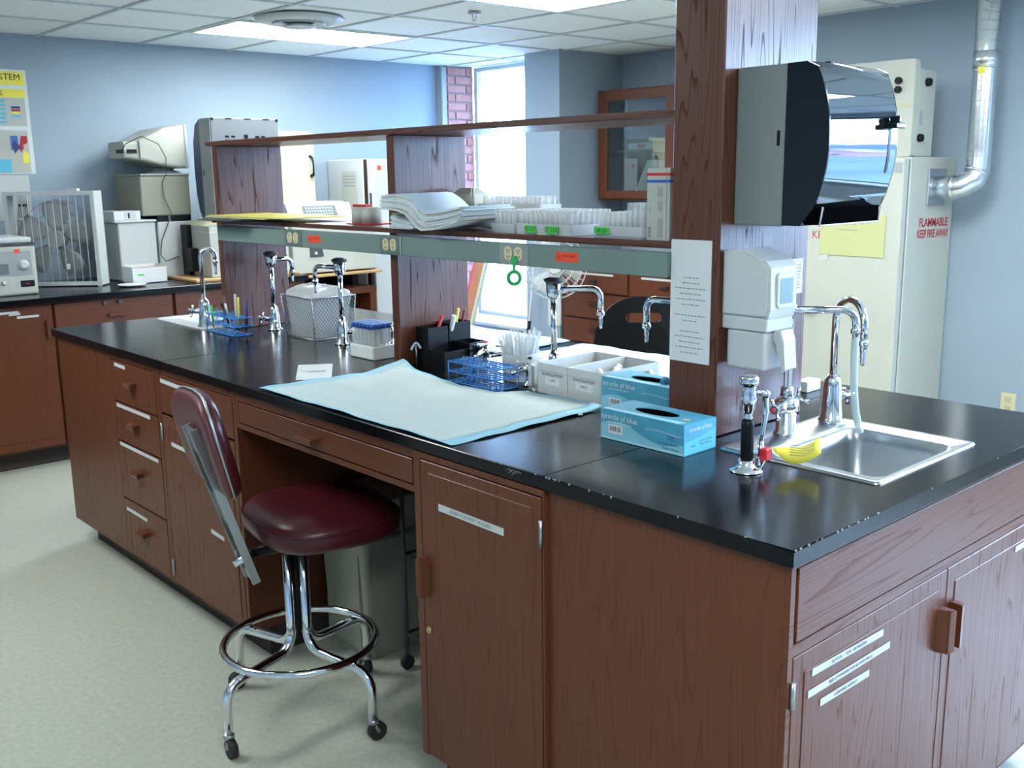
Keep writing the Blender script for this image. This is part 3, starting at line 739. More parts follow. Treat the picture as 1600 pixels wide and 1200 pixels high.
def lab_tap(label, loc, d, arm=.12, drop=.06, top=1.225, valve=(1, 0)):
    t = thing('lab_tap', label, 'tap', loc); d = Vector((d[0], d[1], 0)).normalized(); zt = top-loc[2]
    obj('base', L([(.030, 0), (.030, .004), (.022, .010), (.021, .055), (.016, .085), (.0095, .100)], n=18), 'chrome', t)
    obj('pole', T([(0, 0, .095), (0, 0, zt-.055)], .009, 12), 'chrome', t)
    obj('vacuum_breaker', L([(.009, zt-.062), (.020, zt-.050), (.023, zt-.012), (.016, zt-.008)], n=18), 'chrome', t)
    obj('cap', L([(.024, zt-.012), (.029, zt-.006), (.028, zt-.001), (.014, zt+.005)], n=14), 'dark_grey', t)
    za = zt-.030; r = .026
    pts = [Vector((0, 0, za)), d*(arm-r)+Vector((0, 0, za))]+[d*(arm-r)+d*(r*math.sin(a))+Vector((0, 0, za-r+r*math.cos(a))) for a in [PI/2*k/6 for k in range(1, 7)]]+[d*arm+Vector((0, 0, za-r-drop*.4))]
    obj('spout', T(pts, .0085, 12), 'chrome', t)
    e = d*arm; z0 = za-r-drop*.4-.050
    obj('nozzle', L([(.004, z0), (.005, z0+.01), (.0045, z0+.013), (.006, z0+.022), (.0055, z0+.026), (.0072, z0+.037), (.012, z0+.039), (.012, z0+.047), (.0085, z0+.053)], (e.x, e.y, 0), 12), 'chrome', t)
    v = Vector((valve[0], valve[1], 0)).normalized()
    obj('valve_stem', T([v*.01+Vector((0, 0, .045)), v*.048+Vector((0, 0, .045))], .010, 10), 'chrome', t)
    obj('handle', lever_cross(bm_new(), v*.05+Vector((0, 0, .045)), v, .024), 'chrome', t)
    return t
lab_tap('chrome laboratory tap standing before the far shelf upright', (.632, 2.800, ZS), (.93, .1), .10, valve=(-.5, .8))
lab_tap('chrome laboratory tap between the wire basket and the blue capped tubes', (.628, 2.295, ZS), (-.25, 1), .125, valve=(.8, -.6))
lab_tap('chrome laboratory tap behind the scintillation cartons', (.650, 1.2135+.0, ZS), (.74, -.67), .135, .10, valve=(.9, .3))
lab_tap('chrome laboratory tap partly hidden by the oak post', (.668, .740, ZS), (-.12, 1), .130, .10, valve=(.9, .3))

# hand spray
t = thing('eyewash_spray', 'chrome hand-held eyewash spray with a black grip before the steel sink', 'spray', (.322, .318, ZS))
obj('flange', L([(.034, 0), (.034, .003), (.022, .007), (.016, .014), (.016, .024)], n=24), 'chrome', t)
obj('grip', L([(.0125, .022), (.0135, .030), (.0135, .100), (.0115, .108)], n=16), 'black', t)
obj('valve_body', L([(.009, .106), (.010, .114), (.008, .118), (.013, .130), (.016, .150), (.015, .165), (.012, .172), (.016, .180)], n=18), 'chrome', t)
obj('spray_head', L([(.016, .178), (.0195, .184), (.0195, .196), (.016, .200), (.004, .199)], n=20), 'chrome', t)
bm = T([(.012, -.006, .165), (.034, -.016, .160), (.036, -.018, .120), (.030, -.016, .075), (.026, -.014, .055)], [.006, .007, .006, .005, .004], 10)
sphere(bm, (.035, -.017, .158), .010, 10); obj('squeeze_lever', bm, 'chrome', t)
obj('hook_post', T([(.028, -.014, .0), (.028, -.014, .060)], .006, 10), 'chrome', t)
obj('red_clip', B(.018, .042, -.034, -.016, .022, .048, .003), 'red', t)
bm = bm_new(); A = Vector((.038, -.036, .046)); dirv = Vector((.75, -.60, 0)).normalized(); nn = 9
up = Vector((.25, .3, 1)).normalized(); top_, bot_ = [], []
for k in range(nn):
    s = k/(nn-1); q = A+dirv*(.100*s)+Vector((0, 0, -.022*math.sin(s*PI*.9)+.012*s)); wdt = .004+.013*min(1, s*3)
    top_.append(bm.verts.new(q+up*wdt)); bot_.append(bm.verts.new(q-up*wdt))
for k in range(nn-1):
    f = bm.faces.new((top_[k], top_[k+1], bot_[k+1], bot_[k])); f.smooth = True
thicken(bm, .0008)
tagp = obj('yellow_tag', bm, 'yellow', t)
bm = bm_new()
for k in range(5): tube(bm, [A+dirv*.035+Vector((-.001, -.002, -.012+.005*k)), A+dirv*(.060+.004*(k % 2))+Vector((-.001, -.002, -.016+.005*k)), A+dirv*.086+Vector((-.001, -.002, -.010+.005*k))], .0006, 4)
obj('print', bm, 'ink_grey', tagp)
bm = T([(.030, -.030, .030), (.0, -.034, .012), (-.016, -.012, .014), (-.004, .018, .020), (.014, .008, .018), (.020, -.022, .030)], .0010, 5); obj('string', bm, 'paper', t)

# ---- absorbent pads ---------------------------------------------------------
def pad(label, q, m, lift=None, far=None, nx=36, ny=24, z0=ZS):
    """q: four corners (near-left, near-right, far-right, far-left); m: width of the blue border"""
    t = thing('absorbent_pad', label, 'pad', ((q[0][0]+q[2][0])/2, (q[0][1]+q[2][1])/2, z0), group='absorbent pads on the bench')
    def P(u, v):
        a = Vector((*q[0], 0)).lerp(Vector((*q[1], 0)), u); b = Vector((*q[3], 0)).lerp(Vector((*q[2], 0)), u); p = a.lerp(b, v)
        z = .0046+.0016*math.sin(u*17+v*5)+.0014*math.sin(v*23+u*3)+.0008*math.sin(u*41)
        if lift: z += lift(u, v)
        if far: p.x *= 1+(far(p.y)/b.x-1)*v
        p.z = z0+z; return p
    def sheet(u0, u1, v0, v1, dz, mat, name):
        bm = bm_new(); g = [[bm.verts.new(P(u0+(u1-u0)*i/nx, v0+(v1-v0)*k/ny)+Vector((0, 0, dz))) for k in range(ny+1)] for i in range(nx+1)]
        for i in range(nx):
            for k in range(ny):
                f = bm.faces.new((g[i][k], g[i+1][k], g[i+1][k+1], g[i][k+1])); f.smooth = True
        thicken(bm, .0007)
        return w(name, bm, mat, t)
    sheet(0, 1, 0, 1, 0, 'pad_blue', 'backing'); sheet(*m, .0011, 'pad_white', 'quilt'); return t
def lift1(u, v):
    e = math.exp(-((u-.03)/.06)**2)*max(0, v-.72)*.10
    return e+max(0, v-.9)*.05*(.5+.5*math.sin(u*9))+.0012*max(0, math.sin(u*60))*(1 if v > .95 else 0)
pad('large white absorbent pad with pale blue border spread along the island bench', ((.012, 1.790), (.010, .897), (.522, .900), (.490, 1.752)), (.055, .955, .012, .97), lift1, lambda y: .522 if y < 1.19 else (.522-.072*min(1, (y-1.19)/.06) if y < 1.40 else .450+.040*min(1, (y-1.40)/.35)))
pad('white absorbent pad behind the mid shelf upright on the window side of the bench', ((.875, 2.42), (.875, 1.70), (1.232, 1.72), (1.232, 2.42)), (.03, .97, .03, .97), None, None, 16, 12)
pad('white absorbent pad behind the scintillation cartons on the window side of the bench', ((.872, 1.61), (.872, .96), (1.233, .96), (1.233, 1.655)), (.03, .97, .03, .97), None, None, 16, 12)

# paper card
bm = bm_new(); q = [on(*p, 'z', H+.001) for p in ((462, 594), (518, 593), (520, 571), (466, 573))]
a = [bm.verts.new((p.x, p.y, ZS+(.006 if k > 1 else .0005))) for k, p in enumerate(q)]; bm.faces.new(a); thicken(bm, .0006)
card = tag(obj('paper_card', bm, 'paper'), 'small white printed card lying beside the absorbent pad', 'card')
cc = sum(q, Vector())/4; bm = textlines(bm_new(), (cc.x, cc.y, ZS+.0052), (q[1]-q[0]), (q[3]-q[0]), .09, [(.012, .5, .01), (.004, .7, .005), (-.006, .6, .01)], rng, .004); obj('print', bm, 'pale_grey', card)
tag(obj('paper_scrap', sphere(bm_new(), (.43, .895, ZS+.004), .006, 7, (1.3, 1, .6)), 'paper'), 'tiny crumpled paper scrap beside the large absorbent pad', 'scrap')
# ---- glove boxes ------------------------------------------------------------
def glove_box(label, x0, x1, y0, y1, z0, ht, glove=False):
    t = thing('glove_box', label, 'box', ((x0+x1)/2, (y0+y1)/2, z0)); z1 = z0+ht; yc = (y0+y1)/2; xc = (x0+x1)/2
    bm = bm_new()                                             # carton with an oval opening
    n = 28; oval = [(xc+.026*math.cos(2*PI*k/n), yc+.062*math.sin(2*PI*k/n)) for k in range(n)]
    def edge(k):
        a = 2*PI*k/n; c_, s_ = math.cos(a), math.sin(a); m_ = max(abs(c_)/((x1-x0)/2), abs(s_)/((y1-y0)/2)); return (xc+c_/m_, yc+s_/m_)
    rect = [edge(k) for k in range(n)]
    for k, (sx_, sy_) in enumerate(((1, 1), (-1, 1), (-1, -1), (1, -1))):
        a = math.atan2(sy_*(y1-y0), sx_*(x1-x0)) % (2*PI); i = round(a/(2*PI)*n) % n; rect[i] = (x1 if sx_ > 0 else x0, y1 if sy_ > 0 else y0)
    loft(bm, [[(x, y, z0) for x, y in rect], [(x, y, z1) for x, y in rect], [(x, y, z1) for x, y in oval], [(x, y, z1-.002) for x, y in oval]], True, False, False)
    b = w('carton', bm, 'glove_blue', t)
    w('inside_shade', B(xc-.045, xc+.045, yc-.10, yc+.10, z0+.02, z1-.0022), 'shade_black', t)  # black block under the oval paints the carton's shaded hollow
    # long side print (faces -x)
    X = x0-.0006
    wv = PR([(yc+.12-.24*k/12 if True else 0, z0+.036+.012*math.sin(k*.55)-.0012*k) for k in range(13)]+[(y0+.001, z0+.002), (y1-.001, z0+.002)], 'x', X-.0001, X+.0008)
    w('wave_print', wv, 'glove_light', b)
    w('foot_band', B(X-.0003, X+.0006, y0+.001, y1-.001, z0+.001, z0+.006), 'pad_blue', b)
    lettering('syntrile pf blue', .0185, (X-.0006, y1-.058, z1-.016), (0, -1, 0), (0, 0, 1), 'paper', b, 1.0)
    lettering('non powdered gloves', .0085, (X-.0006, y1-.058, z1-.028), (0, -1, 0), (0, 0, 1), 'paper', b)
    bc = w('barcode_label', B(X-.0010, X+.0002, y1-.067, y1-.026, z0+.016, z0+.036), 'paper', b)
    bm = bm_new(); yy = y1-.032
    while yy > y1-.062: q = rng.uniform(.0006, .002); quad(bm, (X-.0013, yy, z0+.027), (0, -1, 0), (0, 0, 1), q, .012); yy -= q+rng.uniform(.0008, .0018)
    w('barcode', bm, 'ink', bc)
    bm = bm_new()
    for k in range(26): quad(bm, (X-.0005, yc-.015-.004*k, z1-.026+.002*math.sin(k*.2)), (0, -1, 0), (0, 0, 1), .0022, .0022)
    w('dotted_line', bm, 'paper', b)
    for s_, sz_, yy, zz in (('Large', .009, y0+.036, z0+.038), ('100 Gloves', .0062, y0+.034, z0+.031), ('Synthetic Nitrile', .0085, y0+.044, z0+.021), ('Exam Gloves', .0085, y0+.036, z0+.011)):
        lettering(s_, sz_, (X-.0008, yy, zz), (0, -1, 0), (0, 0, 1), 'navy', b)
    # short side print (faces -y)
    Y = y0-.0006
    wv = PR([(x0+.001+(x1-x0-.002)*k/10, z0+.030+.016*(k/10)**1.5) for k in range(11)]+[(x1-.001, z0+.002), (x0+.001, z0+.002)], 'y', Y-.0001, Y+.0008)
    w('wave_print', wv, 'cyan', b)
    lettering('syntrile pf blue', .0135, (xc, Y-.0006, z1-.014), (1, 0, 0), (0, 0, 1), 'paper', b)
    for s_, sz_, xx, zz in (('Exam Gloves', .0075, x0+.075, z0+.019), ('Synthetic Nitrile', .007, x0+.075, z0+.027), ('Large', .0075, x0+.030, z0+.020)):
        lettering(s_, sz_, (xx, Y-.0008, zz), (1, 0, 0), (0, 0, 1), 'navy', b)
    # top print
    bm = PR([(x0+.002, yc-.10), (x0+.020, yc-.112), (x0+.016, yc+.115), (x0+.002, yc+.115)], 'z', z1-.0002, z1+.0006); w('top_band', bm, 'pad_blue', b)
    w('round_seal', L([(.0085, z1), (.0085, z1+.0007)], (x0+.045, y0+.030, 0), 16), 'yellow_note', b)
    if glove:
        bm = bm_new(); tube(bm, [(xc, yc-.04, z1-.012), (xc-.004, yc-.05, z1+.006), (xc-.018, yc-.062, z1+.010), (xc-.035, yc-.066, z1+.004)], [.012, .011, .009, .006], 8)
        w('glove', bm, 'glove_wave', t)
    return t
glove_box('light blue glove box with an oval opening beside the steel sink', .312, .425, .472, .716, ZS, .070)
glove_box('light blue glove box with a glove poking out, against the oak post', .524, .630, .668, .908, ZS, .088, True)

# ---- scintillation cartons --------------------------------------------------
def open_carton(label, x0, x1, y0, y1, ht, word):
    t = thing('open_carton', label, 'carton', ((x0+x1)/2, (y0+y1)/2, ZS)); z1 = ZS+ht; e = .0025
    bm = B(x0, x1, y0, y1, ZS, ZS+e); box(bm, x0, x0+e, y0, y1, ZS+e, z1); box(bm, x1-e, x1, y0, y1, ZS+e, z1); box(bm, x0+e, x1-e, y0, y0+e, ZS+e, z1); box(bm, x0+e, x1-e, y1-e, y1, ZS+e, z1)
    b = w('tray', bm, 'white', t)
    w('flap_line', B(x0-.0004, x0, y0+.002, y1-.002, z1-.0225, z1-.0215), 'ink_grey', b)
    lettering('SCINTILLATION', .0115, (x0-.0008, (y0+y1)/2, z1-.030), (0, -1, 0), (0, 0, 1), 'ink', b)
    w('paper_label', B(x0-.0006, x0+.0002, y0+.03, y1-.03, z1-.058, z1-.038), 'paper', b)
    lettering(word, .011, (x0-.0012, (y0+y1)/2, z1-.046), (0, -1, 0), (0, 0, 1), 'ink', b)
    return t
open_carton('open white carton marked for scintillation caps', .553, .790, 1.064, 1.180, .086, 'CAPS')
open_carton('open white carton marked for scintillation vials', .553, .790, .938, 1.062, .086, 'VIALS')
for k, (x, y, a) in enumerate(((.60, 1.03, .3), (.64, .985, 1.2), (.69, 1.02, 2.0), (.61, .97, .9), (.66, 1.035, 2.6), (.72, .97, .2))):
    o = obj('plastic_vial', L([(.0125, 0), (.0125, .045), (.009, .049), (.011, .050), (.011, .060), (.002, .061)], n=14), 'white', None)
    o.location = (x, y, ZS+.040); o.rotation_euler = (1.15, 0, a); tag(o, 'white plastic vial lying in the scintillation vials carton', 'vial', 'vials in the carton')
for k in range(8):
    o = obj('screw_lid', L([(.012, 0), (.012, .010), (.002, .011)], n=14), 'off_white', None); o.location = (.585+.045*(k//2), 1.095+.04*(k % 2), ZS+.03); o.rotation_euler = (.5*(k % 3), .4, 0)
    tag(o, 'small white cap lying in the scintillation caps carton', 'cap', 'caps in the carton')

# ---- wire racks -------------------------------------------------------------
def wire_rack(label, x0, x1, y0, y1, ht, nx, ny):
    t = thing('wire_rack', label, 'rack', ((x0+x1)/2, (y0+y1)/2, ZS), group='blue wire test tube racks'); r = .0017
    for z in (.003, ht*.52, ht):
        bm = bm_new()
        for i in range(nx+1): x = x0+(x1-x0)*i/nx; tube(bm, [(x, y0, ZS+z), (x, y1, ZS+z)], r, 5)
        for k in range(ny+1): y = y0+(y1-y0)*k/ny; tube(bm, [(x0, y, ZS+z), (x1, y, ZS+z)], r, 5)
        tube(bm, [(x0, y0, ZS+z), (x1, y0, ZS+z), (x1, y1, ZS+z), (x0, y1, ZS+z), (x0, y0, ZS+z)], r*1.5, 6)
        w('wire_tier', bm, 'blue_wire', t)
    for x in (x0, x1):
        for y in (y0, y1): w('corner_wire', T([(x, y, ZS), (x, y, ZS+ht)], .0018, 6), 'blue_wire', t)
    return t
def tube_thing(name, label, cat, p, ht, r, mat, tilt=(0, 0, 0), cap=None, group=None, n=10):
    if cap:
        t = thing(name, label, cat, p, group=group); t.rotation_euler = tilt
        obj('glass_tube', L([(r*.4, 0), (r, r*.8), (r, ht)], n=n, capt=False), mat, t); obj('cap', L([(r*1.2, ht-.010), (r*1.2, ht+.006), (r*.6, ht+.007)], n=n), cap, t); return t
    o = obj(name, L([(r*.4, 0), (r, r*.8), (r, ht)], n=n, capt=False), mat); o.location = p; o.rotation_euler = tilt
    return tag(o, label, cat, group)
wire_rack('blue wire test tube rack beside the large absorbent pad', .470, .552, 1.262, 1.478, .062, 4, 10)
for k in range(7):
    tube_thing('test_tube', 'clear test tube standing in the blue rack by the absorbent pad', 'tube', (.4905+.0205*(k % 3), 1.294+.0216*k, ZS+.006), .075, .0075, 'clear', group='tubes in the near blue rack')
wire_rack('blue wire test tube rack beside the far shelf upright', .425, .499, 2.738, 2.975, .070, 4, 10)
for k in range(9):
    tube_thing('test_tube', 'clear test tube standing in the blue rack by the far upright', 'tube', (.434+.0185*(k % 3), 2.773+.0237*(k % 9), ZS+.006), .088, .008, 'clear', group='tubes in the far blue rack')
def pen(label, p, q, r, mat, tipmat='black'):
    p = Vector(p); q = Vector(q); d = (q-p).normalized(); t = thing('pen', label, 'pen', p)
    w('barrel', T([p+d*.012, q], r, 8), mat, t); w('tip', T([p, p+d*.012], [r*.3, r], 8), tipmat, t); return t
pen('yellow pencil standing in the blue rack by the far upright', (.470, 2.788, ZS+.014), (.455, 2.752, ZS+.150), .0042, 'yellow')
pen('dark blue pen standing in the blue rack by the far upright', (.488, 2.765, ZS+.014), (.492, 2.748, ZS+.145), .0048, 'navy')
pen('black pen leaning in the blue rack by the far upright', (.470, 2.86, ZS+.014), (.455, 2.895, ZS+.115), .005, 'black')
pen('red capped pen leaning in the blue rack by the far upright', (.489, 2.90, ZS+.014), (.485, 2.925, ZS+.110), .005, 'white', 'red')
pen('green capped marker standing in the blue rack by the far upright', (.440, 2.945, ZS+.014), (.438, 2.955, ZS+.105), .006, 'green_plastic')
pen('clear glass rod standing in the blue rack by the far upright', (.472, 2.81, ZS+.014), (.462, 2.79, ZS+.160), .0048, 'tube_plastic')

# ---- wire basket lined with a plastic bag -----------------------------------
t = thing('wire_basket', 'wire mesh basket beside the chrome tap at the far upright', 'basket', (.68, 2.525, ZS))
x0, x1, y0, y1, zt = .578, .770, 2.415, 2.640, .160
def mesh_side(a, b, c_, d_, nu, nv):
    """diagonal expanded mesh on the quad a(low) b(low) c(high) d(high)"""
    bm = bm_new(); a, b, c_, d_ = map(Vector, (a, b, c_, d_))
    def P(u, v): return a.lerp(b, u).lerp(d_.lerp(c_, u), v)
    for s in (1, -1):
        for k in range(-nv, nu+nv):
            u0, v0 = k/nu, 0.0; u1 = (k+s*nv)/nu; v1 = 1.0
            lo, hi = 0.0, 1.0
            for bound in (0.0, 1.0):
                if abs(u1-u0) > 1e-9:
                    tt = (bound-u0)/(u1-u0)
                    if (u1-u0 > 0) == (bound == 0.0): lo = max(lo, tt)
                    else: hi = min(hi, tt)
            if hi-lo > .02: tube(bm, [P(u0+(u1-u0)*lo, lo), P(u0+(u1-u0)*hi, hi)], .0011, 4, False)
    return bm
zl, zh = ZS+.004, ZS+zt; f = .012
cs = [(x0+f, y0+f), (x1-f, y0+f), (x1-f, y1-f), (x0+f, y1-f)]; ct = [(x0, y0), (x1, y0), (x1, y1), (x0, y1)]
for k in range(4):
    i = (k+1) % 4; w('mesh_side', mesh_side((*cs[k], zl), (*cs[i], zl), (*ct[i], zh), (*ct[k], zh), 13, 9), 'dark_grey', t)
w('rim', T([(*ct[k % 4], zh) for k in range(5)], .0025, 6), 'dull_metal', t)
w('floor_frame', T([(*cs[k % 4], ZS+.003) for k in range(5)], .0025, 6), 'dull_metal', t)
for k in range(4): w('corner_wire', T([(*cs[k], zl), (*ct[k], zh)], .002, 6), 'dull_metal', t)
bm = bm_new(); loops = []
for z, g in ((.006, .024), (.06, .016), (.13, .010), (.158, .006), (.175, .014), (.192, .040), (.198, .075)):
    loops.append([(x+(.0 if z < .15 else rng.uniform(-.006, .006)), y, ZS+z+(0 if z < .15 else rng.uniform(-.007, .007))) for x, y in rrect(x0+g, x1-g, y0+g, y1-g, .02 if g < .05 else .012, 5)])
loft(bm, loops, True, True)
tag(obj('plastic_bag', bm, 'bag_plastic'), 'crumpled clear plastic bag filling the wire mesh basket', 'bag')
# ---- capped tubes in a foam block --------------------------------------------
fb = tag(obj('foam_block', PR(rrect(.508, .600, 1.926, 2.068, .008), 'z', ZS, ZS+.044, .003), 'foam'), 'white foam block holding blue capped tubes beside the mid upright', 'foam block')
for i in range(4):
    for k in range(6):
        tube_thing('capped_tube', 'clear tube with a blue cap standing in the white foam block', 'tube', (.521+.021*i, 1.942+.022*k, ZS+.0442), .068, .0085, 'tube_plastic', cap='blue', group='blue capped tubes', n=8)
# ---- gas cocks -----------------------------------------------------------------
def gas_cock(label, x, y, a, btn):
    t = thing('gas_cock', label, 'valve', (x, y, ZS), a)
    obj('base', L([(.022, 0), (.022, .004), (.013, .010), (.012, .040), (.016, .044), (.016, .058), (.010, .066)], n=16), 'chrome', t)
    obj('outlet', T([(0, 0, .050), (.030, 0, .050), (.046, 0, .046), (.062, 0, .040)], [.009, .008, .006, .005], 10), 'chrome', t)
    obj('lever', PR([(-.008, -.004), (.040, -.006), (.046, 0), (.040, .006), (-.008, .004)], 'z', .072, .079, .001), 'chrome', t)
    obj('button', sphere(bm_new(), (0, 0, .080), .0075, 10, (1, 1, .6)), btn, t)
    return t
gas_cock('chrome gas cock with a blue button beside the chrome tap and foam block', .700, 2.225, -.4, 'blue')
gas_cock('chrome gas cock with a black button beside the white foam block', .735, 2.14, .9, 'black')
gas_cock('chrome gas cock with a red button beside the black pen holder', .700, 1.575, 3.4, 'red')
gas_cock('chrome gas cock with a yellow button behind the near blue rack', .720, 1.480, 2.2, 'yellow')
gas_cock('chrome gas cock with a black button behind the near blue rack', .600, 1.262, 2.9, 'black')
# ---- pen holder -----------------------------------------------------------------
t = thing('pen_holder', 'black plastic pen holder with compartments beside the mid shelf upright', 'pen holder', (.63, 1.68, ZS))
def cup(x0, x1, y0, y1, z1, e=.003):
    bm = B(x0, x1, y0, y1, ZS, ZS+e); box(bm, x0, x0+e, y0, y1, ZS+e, z1); box(bm, x1-e, x1, y0, y1, ZS+e, z1); box(bm, x0+e, x1-e, y0, y0+e, ZS+e, z1); box(bm, x0+e, x1-e, y1-e, y1, ZS+e, z1); return bm
w('tall_cup', cup(.560, .640, 1.690, 1.755, ZS+.128), 'black', t)
w('tall_cup', cup(.645, .735, 1.690, 1.755, ZS+.135), 'black', t)
w('low_tray', cup(.560, .735, 1.610, 1.688, ZS+.060), 'black', t)
w('divider', B(.645, .648, 1.612, 1.686, ZS+.003, ZS+.058), 'black', t)
w('step', cup(.655, .730, 1.60, 1.690, ZS+.078), 'black_gloss', t)
for l, p, q, r_, m_, tm in (('white marker leaning in the black pen holder', (.66, 1.740, ZS+.02), (.655, 1.674, ZS+.160), .0085, 'white', 'white'), ('yellow pencil leaning in the black pen holder', (.69, 1.742, ZS+.02), (.677, 1.680, ZS+.180), .0048, 'yellow', 'ink'),
        ('dark red pen leaning in the black pen holder', (.715, 1.742, ZS+.02), (.705, 1.682, ZS+.175), .0045, 'dark_red', 'black'), ('red capped pen leaning in the black pen holder', (.60, 1.742, ZS+.02), (.612, 1.682, ZS+.165), .005, 'red', 'white')):
    pen(l, p, q, r_, m_, tm)
t = thing('steel_scissors', 'upright steel tool with a pale curved handle beside the black pen holder', 'tool', (.545, 1.735, ZS))
obj('shank', T([(0, 0, 0), (0, 0, .070)], .0035, 8), 'steel', t)
obj('curved_handle', T([(-.012, .012, .055)]+[Vector((-.010+.02*k/6, .010-.02*k/6, .060+.018*math.sin(PI*k/6))) for k in range(7)], .004, 8), 'paper_blue', t)
# ---- bunch of clear pipettes in a plastic tub --------------------------------------
t = thing('plastic_tub', 'clear plastic tub packed with thin pipettes behind the near blue rack', 'tub', (.640, 1.345, ZS))
obj('wall', L([(.045, 0), (.050, .002), (.060, .085), (.057, .085), (.048, .004)], n=22, capt=False), 'tube_frost', t)
for k in range(64):
    a = rng.uniform(0, 2*PI); rr = .040*math.sqrt(rng.random()); sp = rng.uniform(.5, 1.25)
    p = Vector((.640+rr*math.cos(a)*.8, 1.345+rr*math.sin(a)*.8, ZS+.006)); q = Vector((.640+rr*math.cos(a)*(1.3+sp*.55), 1.345+rr*math.sin(a)*(1.3+sp*.55), ZS+rng.uniform(.115, .150)))
    o = obj('pipette', T([p, p.lerp(q, .25), q], [.0012, .0032, .0036], 6), 'tube_frost')
    tag(o, 'thin clear plastic pipette in the tub behind the near blue rack', 'pipette', 'pipettes in the plastic tub')
t = thing('plastic_bag', 'clear plastic bag of tubes standing beside the scintillation caps carton', 'bag', (.585, 1.222, ZS))
t2 = bm_new(); loft(t2, [rr3(.560, .612, 1.190, 1.232, .008, ZS+z) for z in (0, .03, .07)]+[rr3(.568, .600, 1.196, 1.226, .008, ZS+.088)], True, True); w('film', t2, 'bag_plastic', t)
w('print', B(.5588, .5596, 1.203, 1.212, ZS+.012, ZS+.070), 'ink_grey', t)
for nm, l, x, y, h_ in (('dropper_bottle', 'small white dropper bottle behind the near blue rack', .640, 1.425+.03, .075),):
    t = thing(nm, l, 'bottle', (x+.05, y, ZS)); obj('bottle', L([(.018, 0), (.019, .004), (.019, .045), (.008, .055)], n=16), 'white', t); obj('neck_band', L([(.012, .053), (.012, .062)], n=14), 'dark_grey', t); obj('dropper_cap', L([(.016, .062), (.012, .088), (.006, .090)], n=14), 'cream', t)

# ================================================================== things on the lower shelf
ZL = 1.3585
def tray(label, x0, x1, y0, y1, z, ht, lab=(), mat='white', group='white vial trays on the shelf'):
    t = thing('vial_tray', label, 'tray', ((x0+x1)/2, (y0+y1)/2, z), group=group)
    bm = loft(bm_new(), [rr3(x0+.003, x1-.003, y0+.003, y1-.003, .006, z), rr3(x0, x1, y0, y1, .006, z+ht), rr3(x0+.003, x1-.003, y0+.003, y1-.003, .004, z+ht), rr3(x0+.005, x1-.005, y0+.005, y1-.005, .004, z+.004)], True, True, False)
    b = w('tray_body', bm, mat, t)
    for ya, yb, tx in lab:
        s = w('green_label', B(x0-.002, x0-.0008, ya, yb, z+.004, z+ht-.004), 'green_label', b)
        lettering(tx, ht*.62, (x0-.0024, (ya+yb)/2, z+ht/2), (0, -1, 0), (0, 0, 1), 'ink', s)
    return t
vial_src = {}
def vials(label, x0, x1, y0, y1, z, nx, ny, ht, mat, group, r=.0072, skip=lambda i, k: False):
    for i in range(nx):
        for k in range(ny):
            if skip(i, k): continue
            x = x0+(x1-x0)*(i+.5)/nx; y = y0+(y1-y0)*(k+.5)/ny
            if (ht, mat, r) not in vial_src:
                o = obj('glass_vial', L([(r, 0), (r, ht*.86), (r*.8, ht*.88), (r*.95, ht*.9), (r*.95, ht)], n=8, capt=False), mat); vial_src[ht, mat, r] = o.data
            else:
                o = bpy.data.objects.new('glass_vial', vial_src[ht, mat, r]); C.objects.link(o)
            o.location = (x, y, z); tag(o, label, 'vial', group)
tray('white vial tray without a label next to the bundle of journals', .508, .685, 1.224, 1.322, ZL, .026)
vials('small clear vial in the unlabelled tray next to the journals', .514, .679, 1.230, 1.316, ZL+.0045, 8, 5, .058, 'tube_plastic', 'vials in the unlabelled tray')
tray('white vial tray with two green labels on the lower shelf', .508, .685, 1.006, 1.220, ZL, .028, ((1.135, 1.178, '07-07'), (1.050, 1.096, '07-1107')))
vials('small clear vial in the tray with two green labels', .514, .679, 1.012, 1.214, ZL+.0045, 8, 11, .060, 'tube_plastic', 'vials in the two-label tray')
tray('white vial tray with one green label next to the striped carton', .512, .680, .770, .930, ZL+.006, .024, ((.874, .926, '48-30'),))
w('feet', B(.514, .678, .772, .928, ZL, ZL+.0058), 'pale_grey', bpy.data.objects['vial_tray.002'])
vials('small clear vial in the tray beside the striped carton', .518, .674, .776, .924, ZL+.011, 7, 8, .052, 'tube_plastic', 'vials in the tray by the carton', skip=lambda i, k: k < 3 and i < 3)
vials('tall clear vial standing in the tray beside the striped carton', .518, .585, .776, .830, ZL+.011, 3, 3, .076, 'tube_frost', 'tall vials by the carton', .0082)
tray('white vial tray carrying another tray on its vials at the back of the shelf', .690, .782, 1.310, 1.590, ZL, .016)
vials('short clear vial holding up the upper tray at the back of the shelf', .696, .776, 1.318, 1.582, ZL+.0045, 2, 9, .0405, 'tube_plastic', 'vials under the upper tray')
tray('white vial tray with a green label stacked on top of another tray', .690, .782, 1.310, 1.590, ZL+.0455, .026, ((1.505, 1.588, '07 \u00b7 69'),))
vials('small clear vial in the stacked upper tray', .696, .776, 1.318, 1.582, ZL+.0505, 3, 14, .044, 'tube_plastic', 'vials in the upper tray')
